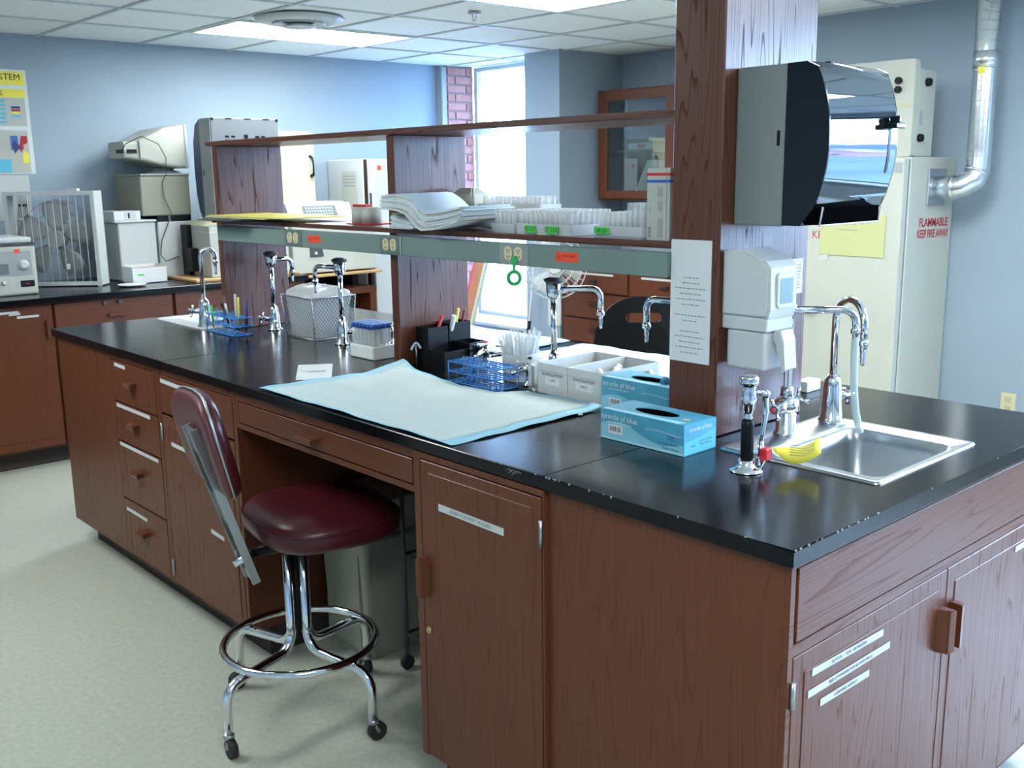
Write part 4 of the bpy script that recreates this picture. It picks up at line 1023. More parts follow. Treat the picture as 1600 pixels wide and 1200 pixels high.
# striped carton
t = thing('striped_carton', 'tall white printed carton with red and blue stripes against the oak post', 'carton', (.535, .72, ZL))
b = w('carton', B(.510, .566, .6835, .753, ZL, 1.528, .001), 'off_white', t)
for z, mt in ((1.510, 'red'), (1.494, 'blue')): w('stripe', B(.5094, .5662, .6828, .7534, z, z+.0065), mt, b)
w('seam', B(.5092, .5100, .6925, .6935, ZL, 1.528), 'ink_grey', b)
bm = bm_new()
for zc in (1.472, 1.440, 1.400, 1.378):
    for q in range(3): quad(bm, (.5092, .706+.0055*q, zc), (0, -1, 0), (0, 0, 1), .0020, .022)
w('print', bm, 'ink_grey', b)
lettering('VWR', .012, (.5090, .742, 1.378), (0, 0, 1), (0, 1, 0), 'navy', b)
lettering('20 mL', .006, (.5090, .742, 1.432), (0, 0, 1), (0, 1, 0), 'ink', b)
tag(obj('white_stick', T([(.60, .675, ZL), (.60, .673, 1.585)], .0028, 8), 'cream'), 'thin white stick standing behind the striped carton', 'stick')
# journals
def journals(label, n, zb, zt_, fy, group, length, spread):
    t = thing('journal_bundle', label, 'papers', (.52, 1.62, ZL), group=group)
    for i in range(n):
        s = i/(n-1); bm = bm_new(); pts = []; jit = rng.uniform(-.012, .014)
        for k in range(15):
            v = k/14; y = 1.745-(length+jit)*v-jit*.6*(1-v)
            z = zb+(zt_-zb)*s*spread(v)+fy(v, s)
            xa = .425+.006*rng.random()+(.035 if length < .3 else .0)+.012*s; xb = .62+.01*rng.random()
            pts.append(((xa, y, z), (xb, y, z+.002)))
        a = [(bm.verts.new(p), bm.verts.new(q)) for p, q in pts]
        for k in range(14):
            f = bm.faces.new((a[k][0], a[k+1][0], a[k+1][1], a[k][1])); f.smooth = True
        thicken(bm, .0028)
        w('sheet', bm, ['paper', 'paper', 'white', 'paper_blue', 'off_white'][(i*7+n) % 5], t)
journals('lower bundle of folded journals fanned out over the shelf edge at the mid upright', 12, ZL+.0035, ZL+.046, lambda v, s: 0, 'folded journals on the shelf', .125, lambda v: 1-.62*v)
journals('upper bundle of folded journals sagging beside the vial trays', 15, ZL+.0, ZL+.044, lambda v, s: .058*max(0, 1-(v/.52)**4)+.0035+.030*max(0, (v-.55)/.45)**1.5, 'folded journals on the shelf', .385, lambda v: .9+.25*math.sin(PI*v))
t = thing('paper_bag', 'small crumpled paper bag behind the folded journals', 'bag', (.74, 1.68, ZL))
bm = loft(bm_new(), [[(x+rng.uniform(-.004, .004), y+rng.uniform(-.004, .004), ZL+z) for x, y in rrect(.690+g, .780-g, 1.615+g, 1.745-g, .01, 3)] for z, g in ((0, .004), (.03, 0), (.07, .004), (.100, .012), (.118, .03))], True, True, False)
w('bag_body', bm, 'off_white', t); w('green_print', B(.6885, .6915, 1.64, 1.68, ZL+.058, ZL+.072), 'green_plastic', t)
# folders and tape on the far half
for k, (mt, l, dz, x0, x1, y0, y1) in enumerate((('dark_grey', 'dark grey folder under the yellow folders on the far shelf', .0, .400, .62, 2.66, 2.935), ('mid_grey', 'grey folder between dark and yellow folders on the far shelf', .005, .42, .64, 2.62, 2.93), ('yellow_note', 'pale yellow folder stacked on the grey folders', .010, .43, .66, 2.46, 2.932), ('folder_yellow', 'bright yellow folder on top of the far shelf stack', .014, .44, .70, 2.34, 2.93))):
    tag(obj('folder', B(x0, x1, y0, y1, ZL+dz, ZL+dz+.0036, .0008), mt), l, 'folder', 'folders on the far shelf')
t = thing('tape_dispenser', 'red handled dispenser with two wide clear tape rolls on the far shelf', 'tape dispenser', (.60, 2.06, ZL))
for y in (2.075, 2.015): w('tape_roll', L([(.012, y-.027), (.032, y-.027), (.033, y), (.032, y+.027), (.012, y+.027)], (.585, 0, ZL+.036), 24, axis='y') if False else xform(L([(.020, -.027), (.033, -.027), (.033, .027), (.020, .027)], n=24), Matrix.Translation((.585, y, ZL+.030))), 'off_white', t)
w('base', B(.548, .64, 1.98, 2.11, ZL, ZL+.003, .001), 'red', t)
w('handle', B(.570, .60, 2.03, 2.105, ZL+.058, ZL+.066, .002), 'red', t); w('side_arm', B(.575, .595, 2.108, 2.114, ZL, ZL+.060, .001), 'red', t)
# green key ring hanging from the rail socket
t = thing('green_key_ring', 'green plastic ring hanging on a strap from the power rail socket', 'key ring', (.466, 1.18, 1.22))
w('strap', PR([(1.189, 1.302), (1.171, 1.302), (1.171, 1.284), (1.1755, 1.275), (1.1755, 1.258), (1.1845, 1.258), (1.1845, 1.275), (1.189, 1.284)], 'x', .4665, .4695), 'green_plastic', t)
bm = bm_new(); tor = [Vector((.468+.016*math.cos(a)*.74, 1.180-.016*math.cos(a)*.67, 1.243+.017*math.sin(a))) for a in [2*PI*k/24 for k in range(25)]]
tube(bm, tor, .0055, 8, False); w('ring', bm, 'green_plastic', t)
p = on(1268, 610, 'z', H)
tag(obj('white_packet', B(p.x-.04, p.x+.03, p.y-.01, p.y+.03, ZS, ZS+.030, .002), 'paper'), 'small white packet on the bench behind the oak post', 'packet')
# ================================================================== stool and kneehole
CX, CY = -.035, 1.555
t = thing('lab_stool', 'dark red vinyl stool with a chrome four-legged base on castors at the kneehole', 'stool', (CX, CY, 0))
def se_loop(cx, cy, ax, ay, z, rot, n=36, p=3.2, dz=0):
    out = []
    for k in range(n):
        a = 2*PI*k/n; c_, s_ = math.cos(a), math.sin(a)
        x = ax*math.copysign(abs(c_)**(2/p), c_); y = ay*math.copysign(abs(s_)**(2/p), s_)
        out.append((cx+x*math.cos(rot)-y*math.sin(rot), cy+x*math.sin(rot)+y*math.cos(rot), z+dz*x))
    return out
ro = R(-9); sc_ = (.088, .0)
seat = [(.150, .165, .536), (.178, .198, .540), (.195, .215, .556), (.199, .219, .578), (.196, .216, .594), (.182, .202, .612), (.150, .172, .624), (.09, .105, .630), (.02, .02, .632)]
bm = loft(bm_new(), [se_loop(sc_[0], sc_[1], a, b, z, ro) for a, b, z in seat], True, True); obj('seat', bm, 'vinyl_red', t)
bm = T([Vector(q) for q in se_loop(sc_[0], sc_[1], .197, .217, .594, ro)+se_loop(sc_[0], sc_[1], .197, .217, .594, ro)[:1]], .0035, 6, False); obj('piping', bm, 'vinyl_red', t)
obj('seat_plate', B(-.05, .16, -.07, .07, .522, .538, .004), 'black', t)
# backrest: rounded pad, tilted; built in its own frame then moved
bx, by = -.222, .055
Mb = Matrix.Translation((bx, by, .835)) @ Matrix.Rotation(R(-9), 4, 'Z') @ Matrix.Rotation(R(-13), 4, 'Y')
def pad_loops(hw, hh, prof):
    out = []
    for d, sc in prof:
        lp = []
        for k in range(40):
            a = 2*PI*k/40; c_, s_ = math.cos(a), math.sin(a)
            y = hw*sc*math.copysign(abs(c_)**.55, c_); z = (hh-(1-sc)*hw)*math.copysign(abs(s_)**.55, s_)
            lp.append((d-.9*y*y*.9+.02, y, z))
        out.append(lp)
    return out
bm = loft(bm_new(), pad_loops(.166, .142, ((.034, .5), (.032, .80), (.024, .96), (.008, 1.0), (.004, .99))), True, True); xform(bm, Mb); obj('backrest', bm, 'vinyl_red', t)
bm = loft(bm_new(), pad_loops(.166, .142, ((.003, .992), (-.008, 1.0), (-.016, .97), (-.020, .85), (-.021, .5))), True, True); xform(bm, Mb); obj('back_cover', bm, 'vinyl_back', t)
lp = pad_loops(.168, .144, ((.0035, 1.0),))[0]; bm = T([Vector(q) for q in lp+lp[:1]], .0038, 6, False); xform(bm, Mb); obj('chrome_piping', bm, 'dull_metal', t)
# slotted steel back bar
A = Vector((bx-.030, by, .885)); Bv = Vector((-.118, .030, .435)); dd = (Bv-A).normalized(); sd = Vector((math.sin(R(9)), math.cos(R(9)), 0)); nn_ = dd.cross(sd).normalized()
def bar(a, b, wd_, th, off=0.0):
    bm = bm_new(); vs = []
    for q in (a, b):
        for u, v in ((-1, -1), (1, -1), (1, 1), (-1, 1)): vs.append(bm.verts.new(q+sd*(off+u*wd_/2)+nn_*(v*th/2)))
    for f in ((0, 1, 2, 3), (7, 6, 5, 4), (0, 4, 5, 1), (1, 5, 6, 2), (2, 6, 7, 3), (3, 7, 4, 0)): bm.faces.new([vs[i] for i in f])
    return bm
obj('back_bar', bar(A, Bv, .009, .022, -.034), 'steel', t); obj('back_bar', bar(A, Bv, .009, .022, .034), 'steel', t)
for s0, s1 in ((0, .16), (.42, .62), (.93, 1.0)): obj('bar_bridge', bar(A+(Bv-A)*s0, A+(Bv-A)*s1, .060, .008), 'steel', t)
obj('bar_slot', bar(A+(Bv-A)*.16, A+(Bv-A)*.42, .060, .003), 'black', t); obj('bar_slot', bar(A+(Bv-A)*.62, A+(Bv-A)*.93, .060, .003), 'black', t)
q = A+(Bv-A)*.86; obj('clamp_knob', T([q+nn_*(-.03), q+nn_*.03], .010, 10), 'chrome', t)
obj('tilt_bracket', T([Bv+Vector((.0, 0, .075)), (-.03, .010, .515), (.02, 0, .525)], [.014, .018, .022], 10), 'black', t)
for k in range(4):
    a = R(13)+PI/2*k; u = Vector((math.cos(a), math.sin(a), 0))
    pts = [u*.030+Vector((0, 0, .530)), u*.030+Vector((0, 0, .262))]
    pts += [u*(.030+.055*(1-math.cos(b)))+Vector((0, 0, .262-.055*math.sin(b))) for b in [PI/2*j/5 for j in range(1, 6)]]
    pts += [u*.215+Vector((0, 0, .200))]
    pts += [u*(.215+.055*math.sin(b))+Vector((0, 0, .145+.055*math.cos(b))) for b in [PI/2*j/5 for j in range(1, 6)]]
    pts += [u*.270+Vector((0, 0, .058))]
    leg = obj('leg', T(pts, .0135, 12), 'chrome', t)
    v = Vector((-u.y, u.x, 0)); cdir = (u*.3+v*.95).normalized(); c0 = u*.270+cdir*.012
    bm = bm_new(); w1 = c0+Vector((0, 0, .026)); sdir = Vector((-cdir.y, cdir.x, 0))
    tube(bm, [w1-sdir*.010, w1+sdir*.010], .026, 16); obj('castor_wheel', bm, 'rubber', leg)
    bm = bm_new(); tube(bm, [u*.270+Vector((0, 0, .052)), u*.270+Vector((0, 0, .064))], .015, 12); tube(bm, [u*.270+Vector((0, 0, .055)), w1+sdir*.014], .006, 6); tube(bm, [u*.270+Vector((0, 0, .055)), w1-sdir*.014], .006, 6); obj('castor_fork', bm, 'dull_metal', leg)
obj('column', T([(0, 0, .26), (0, 0, .525)], .014, 12), 'black', t)
obj('hub', L([(.05, .515), (.055, .522), (.05, .53)], n=18), 'black', t)
obj('foot_ring', T([Vector((.213*math.cos(2*PI*k/40), .213*math.sin(2*PI*k/40), .2255)) for k in range(41)], .0115, 10, False), 'chrome', t)

# beige bins in the kneehole
def bin_(label, x0, x1, y0, y1, z0, z1, lid):
    t = thing('storage_bin', label, 'bin', ((x0+x1)/2, (y0+y1)/2, z0), group='beige bins in the kneehole'); g = .012
    bm = loft(bm_new(), [rr3(x0+g, x1-g, y0+g, y1-g, .02, z0), rr3(x0, x1, y0, y1, .022, z1-lid)], True, True, False); w('tub', bm, 'beige', t)
    bm = loft(bm_new(), [rr3(x0-.005, x1+.005, y0-.005, y1+.005, .024, z1-lid+.001), rr3(x0-.005, x1+.005, y0-.005, y1+.005, .024, z1-.006), rr3(x0+.004, x1-.004, y0+.004, y1-.004, .02, z1)], True, True, False); w('lid', bm, 'beige', t)
    w('front_panel', B(x0-.003, x0+.006, y0+.035, y1-.035, z0+.03, z1-lid-.03, .002), 'beige_dark', t); return t
bin_('lower beige plastic bin standing on the kneehole floor', .268, .590, 1.668, 1.930, .001, .402, .020)
bin_('upper beige plastic bin stacked in the kneehole', .275, .580, 1.675, 1.920, .403, .525, .016)
t = thing('wire_cart', 'dark wire cart on small wheels at the side of the kneehole', 'cart', (.46, 1.33, 0))
for x in (.34, .585):
    for y in (1.10, 1.56):
        w('leg', T([(x, y, .045), (x, y, .62)], .007, 8), 'dark_grey', t); w('wheel', xform(L([(.022, -.008), (.022, .008)], n=14), Matrix.Translation((x, y, .0225)) @ Matrix.Rotation(PI/2, 4, 'X')), 'rubber', t)
for z in (.12, .38, .61):
    bm = T([(.34, 1.10, z), (.585, 1.10, z), (.585, 1.56, z), (.34, 1.56, z), (.34, 1.10, z)], .005, 6, False)
    for k in range(1, 10): tube(bm, [(.34, 1.10+.046*k, z), (.585, 1.10+.046*k, z)], .002, 5, False)
    w('wire_shelf', bm, 'dark_grey', t)
bm = loft(bm_new(), [[(x+rng.uniform(-.012, .012), y+rng.uniform(-.012, .012), z+rng.uniform(-.008, .008)) for x, y in rrect(.355+g, .52-g, 1.375+g, 1.535-g, .03, 4)] for z, g in ((.130, .01), (.18, 0), (.25, .008), (.31, .03), (.335, .06))], True, True)
tag(obj('plastic_bag', bm, 'bag_plastic'), 'crumpled white plastic bag on the dark wire cart', 'bag')

# ================================================================== counter along the back wall
t = thing('wall_worktop', 'black worktop along the back wall under the box fan', 'worktop', (.4, 5.2, .884))
w('slab', B(-1.60, 1.945, 4.715, YB-.001, .884, H, .003), 'epoxy', t)
YC = 4.755
def back_cab(label, x0, x1, fronts, strips=()):
    t = thing('wall_cabinet', label, 'cabinet', ((x0+x1)/2, 5.2, 0), group='cabinets along the back wall')
    w('body', B(x0, x1, YC+.02, YB-.002, .095, .8835), 'wood_z', t); w('toe_kick', B(x0, x1, YC+.07, YB-.05, 0, .095), 'kick', t)
    for kind, a, b, z0, z1 in fronts:
        d = w(kind, B(a+.004, b-.004, YC, YC+.019, z0, z1, .002), 'wood_z' if kind == 'door' else 'wood_x', t)
        if kind == 'door':
            w('panel', B(a+.05, b-.05, YC-.003, YC+.004, z0+.045, z1-.045, .0015), 'wood_z', d)
            w('handle', B(b-.045, b-.03, YC-.028, YC-.002, z1-.18, z1-.08, .003), 'wood_z', d)
        else: w('handle', B((a+b)/2-.05, (a+b)/2+.05, YC-.026, YC, (z0+z1)/2-.008, (z0+z1)/2+.008, .003), 'wood_x', d)
    for a, b, z in strips: w('label_strip', B(a, b, YC-.0046, YC-.0034, z-.006, z+.006), 'label_tape', t)
back_cab('brown wooden cabinet with one door and three white strips below the white oven', -.25, .405, (('door', -.25, .405, .11, .872),), ((-.02, .232, .848), (.185, .240, .838), (.222, .330, .820)))
back_cab('brown wooden cabinet with drawers below the box fan', .408, 1.075, (('drawer', .41, 1.07, .70, .872), ('drawer', .41, 1.07, .41, .69), ('drawer', .41, 1.07, .11, .40)))
back_cab('brown wooden cabinet with drawers below the grey instrument', 1.078, 1.945, (('drawer', 1.08, 1.94, .70, .872), ('drawer', 1.08, 1.94, .41, .69), ('drawer', 1.08, 1.94, .11, .40)))
back_cab('brown wooden cabinet in the far left corner of the back wall', -1.60, -.253, (('door', -1.6, -.93, .11, .872), ('door', -.92, -.255, .11, .872)))
for x in (.677, .761): w('knob', L([(.010, -.022), (.012, -.012), (.006, 0)], (x, YC, .855), 12, axis='y'), 'dark_grey', [o for o in C.objects if o.name == 'wall_cabinet.001'][0])
ZB = H+.0006
# white instrument
t = thing('lab_oven', 'white bench instrument with dials and a small display left of the box fan', 'instrument', (.13, 5.1, ZB))
w('case', B(-.14, .406, 4.94, 5.33, ZB, 1.178, .014, 3), 'off_white', t); w('seam', B(-.142, .408, 4.938, 5.332, 1.180, 1.190), 'dark_grey', t); w('lid', B(-.14, .395, 4.945, 5.32, 1.190, 1.222, .012, 3), 'white', t)
w('display', B(.315, .385, 4.9365, 4.941, .958, .992, .001), 'black', t); w('display_glow', B(.338, .360, 4.9350, 4.938, .972, .978), 'ink_red', t)
w('display', B(.20, .262, 4.9365, 4.941, 1.03, 1.085, .001), 'mid_grey', t)
for x, z, r_ in ((.338, 1.075, .028), (.23, .985, .012)): w('dial', xform(L([(r_, 0), (r_*.95, .012), (r_*.6, .014), (r_*.55, .022)], n=22), Matrix.Translation((x, 4.9395, z)) @ Matrix.Rotation(PI/2, 4, 'X')), 'white', t)
w('red_sticker', B(.298, .325, 4.9375, 4.9395, 1.140, 1.160), 'orange_label', t)
w('cord_plate', B(.19, .38, 4.9385, 4.9398, 1.02, 1.15), 'pale_grey', t)
# box fan, turned toward the room
fo = Vector((.793, 5.073, ZB)); fu = Vector((-.75, .66, 0)).normalized(); fn = Vector((.66, .75, 0)).normalized()
t = thing('box_fan', 'white square box fan with upright grille bars on the back counter', 'fan', fo)
def fbox(bm, u0, u1, d0, d1, z0, z1, r=None):
    vs = [bm.verts.new(fo+fu*u+fn*d+Vector((0, 0, z))) for u in (u0, u1) for d in (d0, d1) for z in (z0, z1)]
    for f in ((0, 1, 3, 2), (4, 6, 7, 5), (0, 4, 5, 1), (2, 3, 7, 6), (0, 2, 6, 4), (1, 5, 7, 3)): bm.faces.new([vs[i] for i in f])
    return bm
FW, FH = .515, .540
bm = bm_new()
for a in ((0, .012, 0, .115, .006, FH), (FW-.012, FW, 0, .115, .006, FH), (.012, FW-.012, 0, .115, .006, .018), (.012, FW-.012, 0, .115, FH-.012, FH)): fbox(bm, *a)
w('case', bm, 'white', t)
bm = bm_new()
for a in ((0, .022, -.006, .004, .0, FH), (FW-.022, FW, -.006, .004, .0, FH), (.022, FW-.022, -.006, .004, .006, .028), (.022, FW-.022, -.006, .004, FH-.022, FH)): fbox(bm, *a)
w('front_rim', bm, 'white_gloss', t)
for k in range(10):
    u = .022+(FW-.044)*(k+.9)/10.8; bm = bm_new(); tube(bm, [fo+fu*u+fn*(-.002)+Vector((0, 0, .02)), fo+fu*u+fn*(-.002)+Vector((0, 0, FH-.02))], .0026, 6); w('grille_bar', bm, 'white', t)
fc = fo+fu*(FW/2)+fn*.05+Vector((0, 0, FH/2))
bm = bm_new(); tube(bm, [fc-fn*.03, fc+fn*.03], [.05, .06], 20); w('motor', bm, 'pale_grey', t)
for k in range(5):
    a = 2*PI*k/5+.4; bm = bm_new(); g = []
    for j in range(6):
        r_ = .05+.165*j/5; row = []
        for s in range(5):
            th = a+(-.42+.84*s/4)*(.75+.35*math.sin(PI*j/5)); row.append(bm.verts.new(fc+(fu*math.cos(th)+Vector((0, 0, 1))*math.sin(th))*r_+fn*(.018*(s-2)/2)))
        g.append(row)
    for j in range(5):
        for s in range(4): bm.faces.new((g[j][s], g[j+1][s], g[j+1][s+1], g[j][s+1])).smooth = True
    thicken(bm, .002); w('blade', bm, 'pale_grey', t)
bm = bm_new()
for r_ in (.10, .16, .22): tube(bm, [fc+fn*.058+(fu*math.cos(2*PI*k/28)+Vector((0, 0, 1))*math.sin(2*PI*k/28))*r_ for k in range(29)], .0018, 5, False)
w('rear_grille', bm, 'pale_grey', t)
bm = bm_new(); fbox(bm, .10, .16, .02, .06, FH, FH+.014); w('handle', bm, 'white', t)
bm = bm_new(); fbox(bm, .17, .19, -.008, -.004, .10, .13); w('sticker', bm, 'paper', t)
# boxes
t = thing('white_canister', 'tall white plastic box with overhanging lid between the fan and the instruments', 'container', (1.07, 5.36, ZB))
w('body', B(.965, 1.196, 5.205, 5.50, ZB, 1.262, .010, 2), 'white', t); w('lid', B(.945, 1.200, 5.195, 5.51, 1.262, 1.276, .004), 'white', t)
t = thing('small_box', 'small white printed box on the lid of the tall white canister', 'box', (1.05, 5.3, 1.2765)); w('box', B(.957, 1.118, 5.23, 5.42, 1.2765, 1.330, .002), 'paper', t); w('mark', B(1.04, 1.052, 5.2285, 5.2305, 1.288, 1.318), 'ink', t); w('side_label', B(1.02, 1.09, 5.2290, 5.2304, 1.280, 1.328), 'white', t)
t = thing('open_box', 'low white open box with a green label before the tall canister', 'box', (1.05, 5.08, ZB))
bm = B(.955, 1.160, 5.02, 5.17, ZB, ZB+.004); box(bm, .955, .959, 5.02, 5.17, ZB, 1.012); box(bm, 1.156, 1.160, 5.02, 5.17, ZB, 1.018); box(bm, .959, 1.156, 5.02, 5.024, ZB, 1.006); box(bm, .959, 1.156, 5.166, 5.17, ZB, 1.018)
w('carton', bm, 'paper', t); w('contents', B(.962, 1.152, 5.027, 5.163, ZB+.005, .998), 'board_wood', t); w('green_label', B(.985, 1.022, 5.0185, 5.020, .962, .970), 'green_label', t)
tag(obj('white_dish', L([(.05, 0), (.075, .006), (.080, .012), (.074, .010), (.05, .004)], (.91, 4.93, ZB), 26), 'white'), 'shallow white dish on the back counter before the box fan', 'dish')
t = thing('mini_freezer', 'white cube instrument with a black port carrying the beige box', 'instrument', (1.35, 5.38, ZB))
w('case', B(1.212, 1.436, 5.215, 5.60, ZB, 1.258, .006), 'white', t)
w('black_port', B(1.365, 1.420, 5.208, 5.216, 1.0, 1.135, .002), 'black', t); w('knob', L([(.014, -.022), (.012, 0)], (1.36, 5.208, 1.085), 12, axis='y'), 'black', t); w('knob', L([(.014, -.022), (.012, 0)], (1.36, 5.208, 1.055), 12, axis='y'), 'black', t)
t = thing('beige_cabinet', 'beige metal box on a black rack under the tapered monitor', 'instrument', (1.33, 5.4, 1.2585))
w('black_base', B(1.215, 1.434, 5.225, 5.58, 1.2585, 1.296), 'black', t); w('bracket', B(1.29, 1.30, 5.222, 5.2255, 1.262, 1.294), 'white', t)
w('case', B(1.125, 1.436, 5.215, 5.60, 1.2962, 1.535, .006), 'beige', t); w('top_plate', B(1.13, 1.438, 5.21, 5.60, 1.535, 1.546, .003), 'pale_grey', t)
t = thing('crt_monitor', 'white tube monitor with tapered back lying on the beige box', 'monitor', (1.3, 5.4, 1.5465))
w('tilt_base', L([(.11, 0), (.10, .012), (.06, .022), (.06, .03)], (1.36, 5.40, 1.5465), 24), 'pale_grey', t)
bm = bm_new(); lps = []
for x, y0, y1, z0, z1 in ((1.065, 5.26, 5.50, 1.640, 1.735), (1.15, 5.25, 5.51, 1.628, 1.738), (1.152, 5.235, 5.54, 1.628, 1.742), (1.30, 5.215, 5.60, 1.590, 1.815), (1.417, 5.205, 5.615, 1.577, 1.835)):
    lps.append([(x, y, z) for y, z in rrect(y0, y1, z0, z1, .018, 4)])
loft(bm, lps, True, True, False); w('tapered_back', bm, 'off_white', t)
w('bezel', B(1.418, 1.438, 5.20, 5.62, 1.577, 1.838, .006), 'white', t); w('port', B(1.0625, 1.066, 5.27, 5.38, 1.668, 1.690), 'black', t)
w('side_port', B(1.08, 1.135, 5.2465, 5.256, 1.668, 1.690), 'black', t)
w('cable', T([(1.065, 5.30, 1.68), (1.06, 5.22, 1.72), (1.15, 5.20, 1.765), (1.25, 5.195, 1.72), (1.29, 5.195, 1.64), (1.285, 5.198, 1.57)], .003, 6), 'dark_grey', t)
tag(obj('hanging_cable', T([(1.29, 5.205, 1.548), (1.255, 5.20, 1.49), (1.262, 5.20, 1.40), (1.30, 5.202, 1.31), (1.27, 5.202, 1.24), (1.225, 5.20, 1.15), (1.21, 5.20, 1.06), (1.24, 5.200, 1.02), (1.33, 5.204, 1.045)], .003, 6), 'dark_grey'), 'thin dark cable hanging down the beige box and white cube', 'cable')
# grey instrument on a white cabinet
tag(obj('wooden_board', B(1.24, 1.93, 4.80, 5.20, ZB, .930, .002), 'board_wood'), 'thin wooden board under the white cabinet at the far upright', 'board')
t = thing('white_cabinet', 'white cabinet on the wooden board carrying the grey instrument', 'cabinet', (1.6, 5.0, .9305))
w('case', B(1.372, 1.90, 4.862, 5.185, .9305, 1.235, .005), 'off_white', t); w('chamfer_top', PR([(1.372, 1.2352), (1.90, 1.2352), (1.90, 1.262), (1.41, 1.262)], 'y', 4.862, 5.185), 'cream', t); w('seam_band', B(1.3705, 1.902, 4.860, 5.187, 1.195, 1.202), 'white', t)
w('black_stripe', B(1.340, 1.371, 5.10, 5.18, .935, 1.24), 'black', t); w('dispenser_port', B(1.325, 1.371, 5.02, 5.10, .96, 1.10, .004), 'black', t)
t = thing('grey_instrument', 'grey cabinet instrument with dark blue bowed front and vents on the white cabinet', 'instrument', (1.67, 5.0, 1.2625))
zb, zt = 1.2625, 1.866
w('case', B(1.448, 1.896, 4.90, 5.048, zb, zt, .004), 'mid_grey', t)
w('side_panel', B(1.4445, 1.4478, 4.905, 5.048, zb+.004, zt-.004), 'pale_grey', t)
bw_ = PR([(5.049, zb+.004), (5.08, zb+.006), (5.115, zb+.06), (5.140, zb+.16), (5.148, zb+.32), (5.138, zb+.47), (5.105, zb+.565), (5.049, zt-.004)], 'x', 1.445, 1.896); w('bowed_front', bw_, 'steel_blue', t)
for x in (1.535, 1.575, 1.735, 1.775):
    for z in (1.752, 1.728): w('vent_slot', B(x, x+.026, 4.8985, 4.9005, z, z+.012), 'black', t)
w('port', B(1.66, 1.685, 4.8985, 4.9005, 1.748, 1.770), 'black', t)
for x in (1.448, 1.54, 1.665, 1.79, 1.875): w('corner_clip', B(x+.002, x+(.018 if x in (1.448, 1.875) else .045), 4.8975, 4.9005, zt-.016 if x in (1.448, 1.875) else zt-.006, zt-.001), 'black', t)
w('side_mark', B(1.4430, 1.4446, 5.02, 5.026, 1.53, 1.57), 'black', t)
# table with analyser and cream incubator
t = thing('side_table', 'brown wooden open table with pale board top under the white analyser', 'table', (2.3, 5.2, 0))
w('top_board', B(1.955, 2.655, 4.93, 5.64, .868, .884, .002), 'board_wood', t)
w('table_top', B(1.955, 2.64, 4.99, 5.64, .728, .770), 'wood_x', t); w('back_board', B(1.955, 2.64, 5.60, 5.64, .30, .728), 'wood_dark', t)
for x in (1.957, 2.586): w('side', B(x, x+.05, 4.99, 5.60, 0, .728), 'wood_z', t)
for x in (1.957, 2.55): w('spacer', B(x, x+.05, 5.15, 5.60, .770, .868), 'wood_dark', t)
w('shelf', B(2.007, 2.586, 5.0, 5.60, .28, .30), 'wood_x', t)
t = thing('cream_incubator', 'tall cream incubator door with a black pull handle behind the white analyser', 'incubator', (2.2, 5.4, .8845))
w('case', B(1.99, 2.335, 5.262, 5.635, .8845, 1.815, .006), 'cream', t); w('door', B(1.99, 2.335, 5.215, 5.260, .90, 1.800, .006), 'cream', t)
w('handle', T([(2.300, 5.213, 1.650), (2.300, 5.185, 1.640), (2.303, 5.180, 1.60), (2.303, 5.180, 1.55), (2.305, 5.185, 1.530), (2.305, 5.213, 1.520)], [.010, .008, .006, .006, .009, .012], 8), 'black', t)
w('label_strip', B(2.02, 2.235, 5.2135, 5.2155, 1.686, 1.702), 'white', t)
t = thing('white_analyser', 'white bench analyser with sloped keypad panel and dark port', 'analyser', (2.3, 5.08, .8845))
w('case', B(1.985, 2.640, 4.965, 5.205, .895, 1.215, .006), 'off_white', t)
for x in (2.03, 2.58): w('foot', L([(.02, .8845), (.02, .895)], (x, 5.08, 0), 12), 'rubber', t)
w('panel_hood', PR([(4.970, 1.216), (5.10, 1.216), (5.10, 1.345), (5.03, 1.345), (4.972, 1.235)], 'x', 1.985, 2.47), 'white', t)
w('hood_top', B(1.975, 2.45, 5.06, 5.205, 1.346, 1.352), 'paper_blue', t)
Mk = Matrix.Translation((2.22, 4.999, 1.292)) @ Matrix.Rotation(math.atan2(.11, .058), 4, 'X')
w('keypad', xform(B(-.12, .13, -.040, .040, -.001, .003), Mk), 'mid_grey', t)
bm = bm_new()
for i in range(10):
    for k in range(3): box(bm, -.105+.021*i, -.090+.021*i, -.028+.021*k, -.014+.021*k, .003, .006)
w('keys', xform(bm, Mk), 'pale_grey', t)['kind'] = 'stuff'
lettering('8.5', .02, Mk @ Vector((.185, .004, .0055)), Mk.to_3x3() @ Vector((1, 0, 0)), Mk.to_3x3() @ Vector((0, 1, 0)), 'ink_red', t)
w('dark_port', PR([(2.110, 1.00), (2.215, 1.00), (2.195, 1.11), (2.110, 1.11)], 'y', 4.962, 4.966), 'dark_grey', t); w('port_knob', L([(.010, -.014), (.008, 0)], (2.15, 4.962, 1.025), 10, axis='y'), 'white', t)
t = thing('white_refrigerator', 'tall white refrigerator with a brown door gasket beside the window', 'refrigerator', (3.0, 5.4, 0))
w('case', B(2.70, 3.32, 5.185, 5.64, .02, 1.632, .008), 'white', t); w('base_plinth', B(2.72, 3.30, 5.21, 5.62, 0, .02), 'dark_grey', t)
w('gasket', B(2.705, 3.315, 5.140, 5.184, .06, 1.628), 'wood_dark', t); w('door', B(2.70, 3.32, 5.075, 5.139, .05, 1.630, .008, 2), 'white_gloss', t)
w('handle', B(2.688, 2.699, 5.085, 5.10, .75, 1.40, .002), 'dark_grey', t)
w('red_sticker', B(2.745, 2.775, 5.0735, 5.0752, 1.555, 1.585), 'orange_label', t)
pp = bm_new(); slab(pp, (2.6993, 5.36, 1.43), (0, -1, 0), (0, 0, 1), .20, .24, .0015); pap = w('taped_paper', pp, 'off_white', t)
